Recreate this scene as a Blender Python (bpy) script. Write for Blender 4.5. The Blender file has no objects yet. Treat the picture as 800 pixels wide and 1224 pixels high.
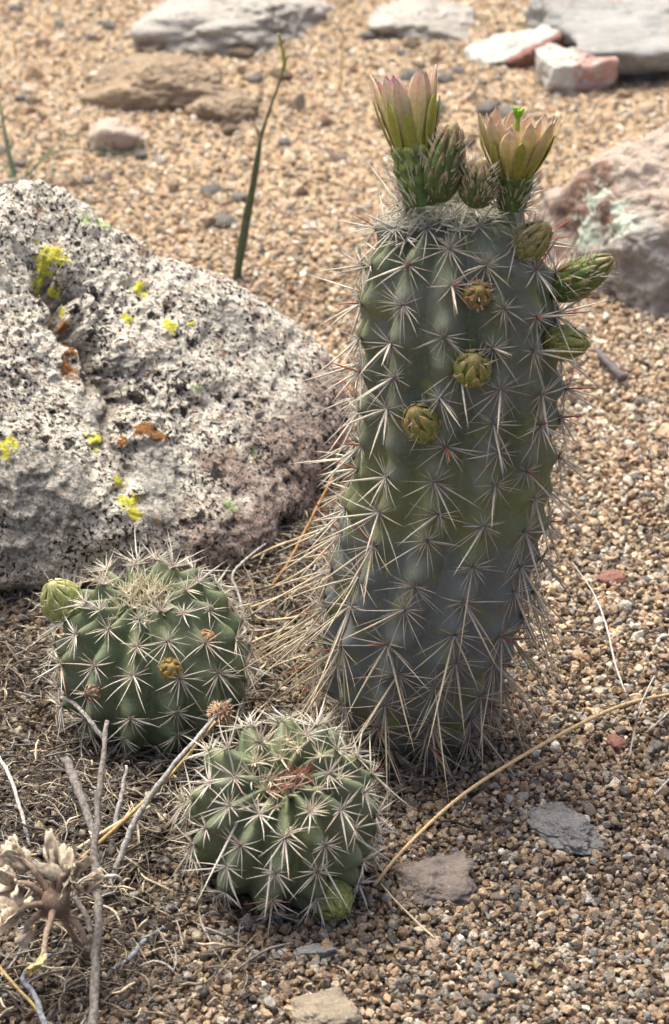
import bpy, math, random
import numpy as np
from mathutils import Vector, Matrix, noise as mnoise

# ------------------------------------------------------------------ camera, sky, sun, exposure
sc = bpy.context.scene
PITCH, CAM_H, F = math.radians(30.0), 0.60, 0.4 / 1224.0      # camera pitch, height, tangent per photo pixel
cam_d = bpy.data.cameras.new("camera"); cam = bpy.data.objects.new("camera", cam_d)
sc.collection.objects.link(cam); sc.camera = cam
cam.location = (0, 0, CAM_H); cam.rotation_euler = (math.pi / 2 - PITCH, 0, 0)
cam_d.sensor_fit = 'VERTICAL'; cam_d.sensor_height = 36.0; cam_d.lens = 18.0 / 0.2
cam_d.clip_start = 0.02; cam_d.clip_end = 200.0
cam_d.dof.use_dof = True; cam_d.dof.focus_distance = 0.995; cam_d.dof.aperture_fstop = 20.0

SUN_EL, SUN_AZ = math.radians(66), math.radians(-35)           # azimuth from +Y (away from camera), negative = left
world = bpy.data.worlds.new("World"); sc.world = world; world.use_nodes = True
wn = world.node_tree.nodes; wl = world.node_tree.links
sky = wn.new("ShaderNodeTexSky"); sky.sky_type = 'NISHITA'; sky.sun_disc = False
sky.sun_elevation = SUN_EL; sky.sun_rotation = SUN_AZ; sky.air_density = 0.50; sky.dust_density = 8.0; sky.ozone_density = 0.0
wl.new(sky.outputs[0], wn["Background"].inputs[0]); wn["Background"].inputs[1].default_value = 0.15
sun_d = bpy.data.lights.new("sun", 'SUN'); sun_d.energy = 1.35; sun_d.angle = math.radians(34)
sun_d.color = (0.97, 0.97, 0.78)
sun = bpy.data.objects.new("sun", sun_d); sc.collection.objects.link(sun)
sdir = Vector((math.sin(SUN_AZ) * math.cos(SUN_EL), math.cos(SUN_AZ) * math.cos(SUN_EL), math.sin(SUN_EL)))
sun.rotation_euler = sdir.to_track_quat('Z', 'Y').to_euler(); sun.location = sdir * 5
vs = sc.view_settings
vs.view_transform = 'Standard'; vs.look = 'None'; vs.exposure = 1.14; vs.gamma = 1.0; vs.use_curve_mapping = False

# ------------------------------------------------------------------ helpers
rng = np.random.default_rng(7); random.seed(7)
COL = sc.collection
CP, SP = math.cos(PITCH), math.sin(PITCH)

def ray(px, py):
    x, y = (px - 400) * F, (612 - py) * F
    return Vector((x, CP + y * SP, -SP + y * CP))
def onz(px, py, z=0.0):
    d = ray(px, py); return Vector((0, 0, CAM_H)) + d * ((z - CAM_H) / d.z)
def ony(px, py, Y):
    d = ray(px, py); return Vector((0, 0, CAM_H)) + d * (Y / d.y)

_T = rng.random((64, 64, 64)).astype(np.float32) * 2 - 1
def vnoise(P):
    P = np.asarray(P); i = np.floor(P).astype(np.int64); f = (P - i); f = f * f * f * (f * (f * 6 - 15) + 10)
    i0 = i & 63; i1 = (i + 1) & 63
    r = 0
    for a in (0, 1):
        wx = f[..., 0] if a else 1 - f[..., 0]; X = (i1 if a else i0)[..., 0]
        for b in (0, 1):
            wy = f[..., 1] if b else 1 - f[..., 1]; Y = (i1 if b else i0)[..., 1]
            for c in (0, 1):
                wz = f[..., 2] if c else 1 - f[..., 2]; Z = (i1 if c else i0)[..., 2]
                r = r + wx * wy * wz * _T[X, Y, Z]
    return r
def fbm(P, octaves=4, gain=0.5):
    P = np.asarray(P); s = 0; a = 1.0
    for k in range(octaves):
        s = s + a * vnoise(P * (2.03 ** k) + 17.3 * k); a *= gain
    return s

def gz(x, y):
    P = np.stack([np.asarray(x) * 9.0, np.asarray(y) * 9.0, np.zeros_like(np.asarray(x, dtype=float)) + 3.3], -1)
    return 0.005 * fbm(P, 3)

def link(name, me, mats=(), parent=None):
    o = bpy.data.objects.new(name, me); COL.objects.link(o)
    if me is not None:
        for m in (mats if isinstance(mats, (list, tuple)) else [mats]):
            if len(me.materials) == 0 or isinstance(mats, (list, tuple)): me.materials.append(m)
    if parent is not None: o.parent = parent
    return o
def tag(o, label=None, cat=None, group=None, kind=None):
    for k, v in (("label", label), ("category", cat), ("group", group), ("kind", kind)):
        if v: o[k] = v
    return o
def empty(name, loc=(0, 0, 0)):
    o = bpy.data.objects.new(name, None); COL.objects.link(o); o.location = loc; o.empty_display_size = 0.01
    return o
def mesh(name, V, Fc, C=None, smooth=True, extra=None):
    me = bpy.data.meshes.new(name)
    V = np.asarray(V, dtype=np.float32)
    if isinstance(Fc, np.ndarray):
        k = Fc.shape[1]
        me.vertices.add(len(V)); me.vertices.foreach_set("co", V.ravel())
        me.loops.add(Fc.size); me.loops.foreach_set("vertex_index", Fc.ravel().astype(np.int32))
        me.polygons.add(len(Fc)); me.polygons.foreach_set("loop_start", np.arange(0, Fc.size, k, dtype=np.int32))
        me.update(calc_edges=True)
    else:
        me.from_pydata(V.tolist(), [], Fc); me.update()
    if smooth: me.polygons.foreach_set("use_smooth", np.ones(len(me.polygons), dtype=bool))
    if C is not None:
        a = me.color_attributes.new("tint", 'FLOAT_COLOR', 'POINT')
        C = np.asarray(C, dtype=np.float32)
        if C.shape[1] == 3: C = np.concatenate([C, np.ones((len(C), 1), np.float32)], 1)
        a.data.foreach_set("color", C.ravel())
    for k, v in (extra or {}).items():
        a = me.attributes.new(k, 'FLOAT', 'POINT'); a.data.foreach_set("value", np.asarray(v, dtype=np.float32))
    me.validate()
    return me
def parent_world(o, root):
    # keep vertices written in world space under an Empty that stands at its base
    o.parent = root; o.matrix_parent_inverse = Matrix.Translation(-root.location)

# ---- node helper
class NT:
    def __init__(s, name):
        s.m = bpy.data.materials.new(name); s.m.use_nodes = True; s.t = s.m.node_tree
        s.b = s.t.nodes["Principled BSDF"]; s.out = s.t.nodes["Material Output"]
        s.b.inputs["Roughness"].default_value = 0.85; s.b.inputs["Specular IOR Level"].default_value = 0.25
    def n(s, typ, **kw):
        nd = s.t.nodes.new(typ)
        for k, v in kw.items():
            setattr(nd, k, v)
        return nd
    def put(s, sock, v):
        if isinstance(v, bpy.types.NodeSocket): s.t.links.new(v, sock)
        elif isinstance(v, (tuple, list)): sock.default_value = tuple(v) + ((1,) if len(v) == 3 and len(sock.default_value) == 4 else ())
        else: sock.default_value = v
    def coord(s):
        return s.n("ShaderNodeTexCoord").outputs["Object"]
    def pos(s):
        return s.n("ShaderNodeNewGeometry").outputs["Position"]
    def noise(s, scale, detail=3.0, rough=0.55, vec=None, dist=0.0):
        nd = s.n("ShaderNodeTexNoise"); nd.inputs["Scale"].default_value = scale
        nd.inputs["Detail"].default_value = detail; nd.inputs["Roughness"].default_value = rough
        nd.inputs["Distortion"].default_value = dist
        if vec: s.put(nd.inputs["Vector"], vec)
        return nd.outputs[0]
    def voro(s, scale, feature='F1', vec=None, out="Distance"):
        nd = s.n("ShaderNodeTexVoronoi", feature=feature); nd.inputs["Scale"].default_value = scale
        if vec: s.put(nd.inputs["Vector"], vec)
        return nd.outputs[out]
    def ramp(s, v, a, b, lo=0.0, hi=1.0):
        nd = s.n("ShaderNodeMapRange", interpolation_type='SMOOTHSTEP')
        s.put(nd.inputs[0], v); s.put(nd.inputs[1], a); s.put(nd.inputs[2], b)
        nd.inputs[3].default_value = lo; nd.inputs[4].default_value = hi
        return nd.outputs[0]
    def math(s, op, a, b=0.0):
        nd = s.n("ShaderNodeMath", operation=op); s.put(nd.inputs[0], a); s.put(nd.inputs[1], b); return nd.outputs[0]
    def mix(s, f, a, b, mode='MIX'):
        nd = s.n("ShaderNodeMix", data_type='RGBA', blend_type=mode)
        s.put(nd.inputs[0], f); s.put(nd.inputs[6], a); s.put(nd.inputs[7], b); return nd.outputs[2]
    def attr(s, name, typ='GEOMETRY', out="Color"):
        nd = s.n("ShaderNodeAttribute", attribute_name=name, attribute_type=typ); return nd.outputs[out]
    def bump(s, h, strength, dist):
        nd = s.n("ShaderNodeBump"); nd.inputs["Strength"].default_value = strength; nd.inputs["Distance"].default_value = dist
        s.put(nd.inputs["Height"], h); s.t.links.new(nd.outputs[0], s.b.inputs["Normal"])
    def color(s, c): s.put(s.b.inputs["Base Color"], c)

def tint_mat(name, rough=0.6, trans=0.0, nscale=900, amount=0.25, spec=0.3):
    k = NT(name); c = k.attr("tint")
    n = k.noise(nscale, 3.0, 0.6, k.pos())
    f = k.ramp(n, 0.3, 0.7, 1 - amount, 1 + amount)
    vm = k.n("ShaderNodeVectorMath", operation='SCALE'); k.put(vm.inputs[0], c); k.put(vm.inputs[3], f)
    k.color(vm.outputs[0]); k.b.inputs["Roughness"].default_value = rough; k.b.inputs["Specular IOR Level"].default_value = spec
    if trans:
        tr = k.n("ShaderNodeBsdfTranslucent"); k.put(tr.inputs[0], vm.outputs[0])
        ms = k.n("ShaderNodeMixShader"); ms.inputs[0].default_value = trans
        k.t.links.new(k.b.outputs[0], ms.inputs[1]); k.t.links.new(tr.outputs[0], ms.inputs[2]); k.t.links.new(ms.outputs[0], k.out.inputs[0])
    return k.m

M = {}
# soil under the gravel
k = NT("soil"); p = k.pos()
sepg = k.n('ShaderNodeSeparateXYZ'); k.put(sepg.inputs[0], p)
far = k.ramp(k.math('ADD', sepg.outputs[1], k.math('MULTIPLY', k.noise(9, 3, .6, p), .3)), 1.1, 1.6)
c = k.mix(k.ramp(k.noise(60, 4, .6, p), .35, .65), (.075, .055, .038), (.13, .09, .06))
c = k.mix(far, c, (.42, .315, .20))  # far sand paler tan, part of the brighter light there put into its colour
c = k.mix(k.math('MULTIPLY', k.ramp(k.noise(500, 3, .6, p), .4, .7), .5), c, (.36, .26, .16))
k.color(c); k.bump(k.noise(420, 4, .6, p), 0.9, 0.004); M["soil"] = k.m
# gravel grains
k = NT("gravel_grain"); p = k.pos(); t = k.attr("gcol", 'INSTANCER')
c = k.mix(k.ramp(k.noise(900, 3, .65, p), .42, .68), t, k.mix(.6, t, (.06, .05, .045)))
c = k.mix(k.ramp(k.noise(1500, 2, .6, k.pos()), .58, .72), c, k.mix(.5, c, (.62, .55, .45)))
k.color(c); k.b.inputs["Roughness"].default_value = .75; k.bump(k.noise(1300, 3, .6, p), .5, .0006); M["grain"] = k.m
# spines, buds, petals, dry plants
M["spine"] = tint_mat("spine", .45, .18, 1200, .18)
M["felt"] = tint_mat("areole_felt", .95, 0, 2500, .5, .05)
M["petal"] = tint_mat("petal", .5, .35, 500, .10)
M["bud"] = tint_mat("bud_scale", .5, .12, 900, .25)
M["twig"] = tint_mat("twig_bark", .9, 0, 700, .45, .1)
M["straw"] = tint_mat("straw", .6, .1, 900, .25, .25)
M["litter"] = tint_mat("dry_litter", .85, 0, 700, .35, .1)
M["paper"] = tint_mat("papery_bract", .85, .3, 700, .25, .1)
M["blade"] = tint_mat("grass_blade", .6, .2, 400, .2)

def body_mat(name, c1, c2, c3, cork, bands=False):
    k = NT(name); p = k.pos()
    c = k.mix(k.ramp(k.noise(42, 4, .6, p), .38, .62), c1, c2)
    if bands:          # older skin near the foot is blue grey with bloom, a fresher yellow green belt above it
        sep = k.n("ShaderNodeSeparateXYZ"); k.put(sep.inputs[0], p)
        z = k.math('ADD', sep.outputs[2], k.math('MULTIPLY', k.math('SUBTRACT', k.noise(55, 3, .6, p), .5), .055))
        c = k.mix(k.math('MULTIPLY', k.ramp(z, .108, .090), .85), c, (.155, .172, .172))
        belt = k.math('MULTIPLY', k.ramp(z, .100, .112), k.ramp(z, .142, .124)); c = k.mix(k.math('MULTIPLY', belt, .75), c, c3)
    c = k.mix(k.ramp(k.noise(75, 3, .55, p, .6), .54, .68), c, c3)
    c = k.mix(k.math('MULTIPLY', k.ramp(k.noise(700, 2, .6, p), .52, .7), .35), c, (.24, .26, .25))
    c = k.mix(k.attr("tint"), c, cork)
    rb = k.attr("rib", out="Fac"); c = k.mix(k.math('MULTIPLY', rb, .45), c, (.15, .17, .085))
    sc_ = k.ramp(k.noise(130, 4, .7, p, 1.0), .64, .72); c = k.mix(k.math('MULTIPLY', sc_, .6), c, (.17, .14, .10))
    k.color(c); k.b.inputs["Roughness"].default_value = .62; k.b.inputs["Specular IOR Level"].default_value = .3
    k.b.inputs["Subsurface Weight"].default_value = 0.0
    k.bump(k.math('ADD', k.noise(300, 4, .6, p), k.math('MULTIPLY', k.noise(90, 2, .5, p), 2.0)), .35, .0012)
    return k.m
M["column"] = body_mat("column_skin", (.118, .143, .084), (.180, .202, .165), (.180, .205, .080), (.16, .12, .08), True)
M["globe"] = body_mat("globe_skin", (.112, .150, .078), (.155, .188, .115), (.175, .205, .092), (.15, .12, .07))

# generic stone
def stone_mat(name, ca, cb, dark, scale=90, speck=.35, rough=.9):
    k = NT(name); p = k.coord()
    c = k.mix(k.ramp(k.noise(scale * .35, 4, .6, p), .35, .65), ca, cb)
    c = k.mix(k.ramp(k.noise(scale * 3.2, 4, .65, p), .62, .70), c, tuple(min(.8, x * 1.5) for x in ca))
    c = k.mix(k.math('MULTIPLY', k.ramp(k.noise(scale * 2.4, 5, .7, p), .56, .66), speck), c, dark)
    st = k.ramp(k.noise(scale * .22, 3, .6, p, 1.5), .58, .66)
    c = k.mix(k.math('MULTIPLY', st, .4), c, (.22, .13, .08))
    k.color(c); k.b.inputs["Roughness"].default_value = rough
    k.bump(k.math('ADD', k.noise(scale * 2.5, 5, .65, p), k.math('MULTIPLY', k.noise(scale * .5, 3, .5, p), 2)), .8, .003)
    return k.m

# ------------------------------------------------------------------ ground
def build_ground():
    xs = np.concatenate([[-60, -20, -6, -2, -1.0], np.linspace(-.7, .7, 141), [1.0, 2, 6, 20, 60]])
    ys = np.concatenate([[-60, -20, -6, -2, -.5, .1], np.linspace(.4, 2.4, 201), [3, 4.5, 7, 14, 30, 90]])
    X, Y = np.meshgrid(xs, ys); Z = gz(X, Y) * (np.abs(X) < .75) * (Y > .35) * (Y < 2.45) - .0015 + .0017 * np.clip((Y - 1.05) / .45, 0, 1) * (Y < 2.45)
    n, m = X.shape; V = np.stack([X, Y, Z], -1).reshape(-1, 3)
    i = np.arange(n * m).reshape(n, m)
    Fc = np.stack([i[:-1, :-1], i[:-1, 1:], i[1:, 1:], i[1:, :-1]], -1).reshape(-1, 4)
    o = link("ground", mesh("ground", V, Fc), M["soil"]); tag(o, kind="structure")
build_ground()

# cube-sphere directions and rounded polyhedra for every rock and stone
_CS = {}
def cube_sphere(n):
    if n in _CS: return _CS[n]
    u = np.tan(np.linspace(-math.pi / 4, math.pi / 4, n + 1)); A, B = np.meshgrid(u, u); one = np.ones_like(A)
    Vs, Fs = [], []; off = 0
    i = np.arange((n + 1) ** 2).reshape(n + 1, n + 1)
    q = np.stack([i[:-1, :-1], i[:-1, 1:], i[1:, 1:], i[1:, :-1]], -1).reshape(-1, 4)
    for ax in range(3):
        for sg in (1, -1):
            P = [None] * 3; P[ax] = one * sg; P[(ax + 1) % 3] = A * sg if True else A; P[(ax + 2) % 3] = B
            Vs.append(np.stack(P, -1).reshape(-1, 3)); Fs.append(q + off); off += (n + 1) ** 2
    V = np.concatenate(Vs); Fc = np.concatenate(Fs); V = V / np.linalg.norm(V, axis=1, keepdims=True)
    key = np.round(V * 1e5).astype(np.int64); _, first, inv = np.unique(key, axis=0, return_index=True, return_inverse=True)
    _CS[n] = (V[first], inv.ravel()[Fc]); return _CS[n]
def poly_radius(D, planes, p):
    s = 0
    for n, h in planes:
        n = np.asarray(n, float); n = n / np.linalg.norm(n)
        s = s + np.maximum(0, D @ n / h) ** p
    return s ** (-1.0 / p)

def stone(name, loc, dims, rotz=0.0, seed=0, n=24, p=9, rough=.06, planes=(), count=12, tilt=(0, 0), fine=0.0):
    """an angular stone: a rounded polyhedron in unit space, scaled to dims (half sizes)"""
    r_ = np.random.default_rng(seed); D, Fc = cube_sphere(n)
    pl = list(planes)
    for _ in range(count):
        v = r_.normal(size=3); pl.append((v, .82 + .3 * r_.random()))
    for s in ((1, 0, 0), (-1, 0, 0), (0, 1, 0), (0, -1, 0), (0, 0, 1), (0, 0, -1)): pl.append((s, 1.05))
    r = poly_radius(D, pl, p); r = r * (1 + rough * fbm(D * 2.2 + seed * 3.1, 4))
    if fine: r = r + fine * fbm(D * 9 + seed, 3)
    V = D * r[:, None] * np.array(dims)
    rot = np.array((Matrix.Rotation(rotz, 3, 'Z') @ Matrix.Rotation(tilt[0], 3, 'X') @ Matrix.Rotation(tilt[1], 3, 'Y')))
    V = V @ rot.T
    me = mesh(name, V, Fc)
    o = bpy.data.objects.new(name, me); COL.objects.link(o); o.location = loc
    return o

# ------------------------------------------------------------------ the big lichen covered rock
def build_big_rock():
    C = np.array((-.150, 1.075, .045))
    def thru(n, P):                                  # plane with normal n through world point P
        n = np.asarray(n, float); n = n / np.linalg.norm(n); return (n, float(n @ (np.array(P) - C)))
    pl = [thru((.50, -.42, .76), ony(262, 346, 1.10)),
          thru((.44, .62, .66), ony(250, 330, 1.12)),
          thru((-.26, -.22, .94), ony(70, 216, 1.09)),
          thru((-.2, .7, .66), ony(60, 208, 1.12)),
          thru((.93, -.15, .33), ony(398, 440, 1.07)),
          thru((.90, -.30, -.28), ony(404, 500, 1.05)),
          thru((.55, -.72, -.42), ony(330, 640, .99)),
          thru((.25, -.90, .36), ony(190, 520, .985)),
          thru((-.12, -.95, .30), ony(40, 560, .962)),
          thru((-.03, -.50, -.86), ony(30, 710, .930)),
          ((-1, 0, .1), .22), ((0, 1, -.1), .12), ((0, 0, -1), .075), ((-.7, .5, .5), .19), ((.75, .65, -.1), .15)]
    D, Fc = cube_sphere(230)
    r = poly_radius(D, pl, 20)
    V = C + D * r[:, None]
    r = r + .0055 * fbm(V * 17 + 5, 3) + .0020 * fbm(V * 70, 3) + .0012 * fbm(V * 230, 3)
    # pits
    pit = np.clip(fbm(V * 150 + 9, 2) - .42, 0, 1); r = r - .006 * pit
    # the crack between the upper slab and the lower left block: a groove along a line on the surface
    V = C + D * r[:, None]
    crack = [ony(-40, 250, 1.05), ony(0, 292, 1.035), ony(28, 350, 1.02), ony(75, 425, 1.005), ony(118, 490, .99), ony(135, 540, .98), ony(150, 590, .975)]
    crack = np.array(crack); Q = V + .0045 * np.stack([fbm(V * 60 + 1, 3), fbm(V * 60 + 31, 3), fbm(V * 60 + 61, 3)], -1)
    # measured across the rock in the directions (x, z), the crack runs through the depth
    best = np.full(len(V), 9.0); side = np.zeros(len(V))
    for a, b in zip(crack[:-1], crack[1:]):
        a2, b2 = a[[0, 2]], b[[0, 2]]; ab = b2 - a2; w = Q[:, [0, 2]] - a2
        t = np.clip((w @ ab) / (ab @ ab), 0, 1); d = np.linalg.norm(w - t[:, None] * ab, axis=1)
        s = np.sign(ab[0] * w[:, 1] - ab[1] * w[:, 0])
        side = np.where(d < best, s, side); best = np.minimum(best, d)
    front = V[:, 1] < 1.07
    fade = np.clip((V[:, 2] - .052) / .03, 0, 1)
    g = np.exp(-(best / .0040) ** 2) * front * (0.45 + .55 * fade)
    lower = (side < 0) * np.clip(1 - np.exp(-(best / .008)), 0, 1) * front * np.exp(-(best / .06) ** 2) * np.clip((V[:, 2] - .03) / .05, 0, 1)
    r = r - .016 * g - .009 * lower
    V = C + D * r[:, None]
    # masks for the lichens and for bare faces, each centred on a point of the surface
    def hit(px, py):
        o = np.array((0, 0, CAM_H)); d = np.array(ray(px, py)); d /= np.linalg.norm(d)
        w = V - o; t = w @ d; perp = np.linalg.norm(w - t[:, None] * d, axis=1)
        i = np.where(perp < .0025)[0]
        return V[i[np.argmin(t[i])]] if len(i) else V[np.argmin(perp)]
    def blobs(lst):
        m = np.full(len(V), -1.0)
        for px, py, rad in lst:
            c = hit(px, py); m = np.maximum(m, 1 - np.linalg.norm(V - c, axis=1) / (rad * .00044))
        return m
    ex = {"yellow": blobs([(70, 297, 19), (60, 318, 17), (52, 340, 14), (68, 352, 9), (55, 312, 12), (172, 342, 11), (150, 374, 8), (210, 388, 11), (232, 382, 6), (120, 520, 13), (2, 535, 14), (160, 600, 15), (168, 612, 9), (148, 570, 10), (70, 368, 8)]),
          "orange": blobs([(178, 508, 14), (196, 516, 9), (86, 435, 16), (88, 410, 13), (78, 395, 12), (150, 520, 8)]),
          "green": blobs([(125, 262, 14), (108, 258, 10), (242, 462, 8), (280, 605, 9), (308, 540, 7)]),
          "greysm": blobs([(60, 590, 75), (20, 570, 60), (25, 650, 40), (195, 560, 55), (190, 600, 40), (280, 378, 34), (110, 480, 30), (150, 430, 25)]),
          "bare": blobs([(370, 560, 130), (330, 640, 110), (250, 660, 80), (395, 470, 60), (290, 560, 60)]),
          "hole": blobs([(165, 468, 13), (174, 458, 9), (222, 468, 12), (226, 492, 9), (190, 440, 7), (240, 612, 11), (110, 345, 11), (235, 405, 9), (92, 366, 12), (262, 560, 14), (300, 480, 8), (262, 470, 7), (60, 520, 8), (80, 525, 9), (50, 505, 7), (185, 372, 8), (205, 366, 8), (105, 400, 8)]),
          "crack": np.clip(g, 0, 1)}
    me = mesh("lichen_rock", V - C, Fc, extra=ex)
    k = NT("lichen_rock"); p = k.coord()
    bare = k.ramp(k.math('ADD', k.attr("bare", out="Fac"), k.math('MULTIPLY', k.math('SUBTRACT', k.noise(60, 4, .6, p), .5), 1.4)), 0.1, .75)
    white = k.mix(k.ramp(k.noise(190, 4, .65, p), .36, .62), (.69, .66, .57), (.47, .43, .365))
    white = k.mix(k.ramp(k.noise(60, 3, .6, p), .56, .68), white, (.43, .36, .30))
    white = k.mix(k.ramp(k.noise(520, 3, .6, p), .56, .66), white, (.70, .67, .59))
    brown = k.mix(k.ramp(k.noise(230, 4, .65, p), .4, .62), (.38, .30, .25), (.24, .19, .165))
    brown = k.mix(k.ramp(k.noise(420, 3, .6, p), .58, .68), brown, (.52, .46, .40))
    c = k.mix(bare, white, brown)
    gm = k.ramp(k.math('ADD', k.attr("greysm", out="Fac"), k.math('MULTIPLY', k.math('SUBTRACT', k.noise(90, 4, .65, p), .5), 1.1)), .25, .5)
    grey = k.mix(k.ramp(k.noise(350, 3, .6, p), .4, .65), (.36, .345, .305), (.46, .44, .395))
    c = k.mix(gm, c, grey)
    # black crust and pits
    big = k.noise(38, 3, .6, p)
    thr = k.ramp(big, .30, .70, .60, .525)
    n1 = k.noise(450, 4, .64, p, .4)
    sp = k.ramp(k.math('SUBTRACT', n1, thr), -.012, .030)
    n2 = k.noise(950, 3, .6, p); sp2 = k.ramp(n2, .58, .63)
    sp = k.math('MAXIMUM', sp, k.math('MULTIPLY', sp2, .75))
    sp = k.math('MULTIPLY', sp, k.math('SUBTRACT', 1.0, k.math('MULTIPLY', gm, .45)))
    hl = k.ramp(k.math('ADD', k.attr('hole', out='Fac'), k.math('MULTIPLY', k.math('SUBTRACT', k.noise(300, 4, .65, p), .5), 3.2)), .3, .5); sp = k.math('MAXIMUM', sp, hl)
    c = k.mix(sp, c, k.mix(k.noise(300, 2, .5, p), (.012, .011, .012), (.045, .037, .033)))
    tan = k.math('MULTIPLY', k.ramp(k.noise(120, 4, .7, p, .8), .60, .66), .65); c = k.mix(tan, c, (.40, .27, .18))
    ck = k.ramp(k.attr("crack", out="Fac"), .25, .8); c = k.mix(k.math('MULTIPLY', ck, .7), c, (.20, .165, .13))
    pn = k.math('MULTIPLY', k.math('SUBTRACT', k.noise(330, 4, .65, p), .5), 3.4)
    def patch(name, col, c):
        f = k.ramp(k.math('ADD', k.attr(name, out="Fac"), pn), .22, .42); return k.mix(f, c, col), f
    c, f1 = patch("yellow", k.mix(k.noise(400, 3, .6, p), (.46, .44, .04), (.66, .63, .10)), c)
    c, f2 = patch("orange", k.mix(k.noise(400, 3, .6, p), (.24, .10, .03), (.34, .17, .06)), c)
    c, f3 = patch("green", (.40, .48, .26), c)
    k.color(c); k.b.inputs["Roughness"].default_value = .92
    h = k.math('SUBTRACT', k.math('ADD', k.math('MULTIPLY', k.noise(420, 4, .65, p), .7), k.math('MULTIPLY', k.noise(140, 3, .6, p), 1.0)), k.math('MULTIPLY', sp, .75))
    k.bump(h, .9, .0036)
    o = link("lichen_rock", me, k.m); o.location = C
    tag(o, "large pale granite rock crusted with black specks and yellow lichen, crack down its face", "rock")
    return o
big_rock = build_big_rock()

# ------------------------------------------------------------------ stones on the far sand and chips in the gravel
M["st_grey"] = stone_mat("grey_stone", (.29, .295, .285), (.22, .225, .22), (.09, .09, .09), 60, .5)
M["st_pink"] = stone_mat("pink_stone", (.44, .36, .30), (.38, .32, .28), (.12, .09, .08), 70, .55)
M["st_brown"] = stone_mat("brown_stone", (.31, .24, .165), (.21, .165, .12), (.06, .05, .04), 60, .7)
M["st_pale"] = stone_mat("pale_stone", (.36, .345, .315), (.28, .265, .24), (.12, .11, .10), 60, .45)
M["st_red"] = stone_mat("red_stone", (.22, .11, .085), (.16, .085, .07), (.05, .03, .03), 70, .5)
M["st_blue"] = stone_mat("blue_grey_chip", (.37, .365, .345), (.27, .265, .255), (.10, .10, .10), 330, .9)
M["st_dun"] = stone_mat("dun_stone", (.30, .255, .19), (.22, .19, .15), (.08, .07, .06), 150, .6)
M["st_dim"] = stone_mat("dull_stone", (.24, .20, .175), (.17, .145, .135), (.06, .05, .05), 150, .6)

def boulder_lichen_mat():
    k = NT("pink_boulder"); p = k.coord()
    c = k.mix(k.ramp(k.noise(22, 4, .6, p), .38, .62), (.37, .305, .255), (.31, .265, .225))
    c = k.mix(k.ramp(k.noise(170, 4, .65, p), .58, .68), c, (.50, .45, .405))
    c = k.mix(k.math('MULTIPLY', k.ramp(k.noise(95, 4, .7, p), .58, .64), .55), c, (.13, .10, .09))
    gm = k.ramp(k.math('ADD', k.attr("grey", out="Fac"), k.math('MULTIPLY', k.math('SUBTRACT', k.noise(50, 4, .6, p), .5), 1.2)), .1, .4)
    c = k.mix(gm, c, k.mix(k.ramp(k.noise(60, 4, .6, p), .4, .6), (.30, .285, .26), (.22, .20, .18)))
    bm = k.ramp(k.math('ADD', k.attr("brownm", out="Fac"), k.math('MULTIPLY', k.math('SUBTRACT', k.noise(70, 4, .6, p), .5), 1.6)), .15, .45)
    c = k.mix(bm, c, k.mix(k.ramp(k.noise(130, 4, .6, p), .4, .6), (.25, .16, .12), (.12, .09, .075)))
    lm = k.ramp(k.math('ADD', k.attr("lichen", out="Fac"), k.math('MULTIPLY', k.math('SUBTRACT', k.noise(190, 4, .7, p), .5), 4.0)), .35, .5)
    c = k.mix(lm, c, k.mix(k.noise(250, 3, .6, p), (.34, .40, .33), (.44, .49, .41)))
    k.color(c); k.bump(k.math('ADD', k.noise(160, 5, .65, p), k.math('MULTIPLY', k.noise(35, 3, .5, p), 2)), .8, .004)
    return k.m
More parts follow.
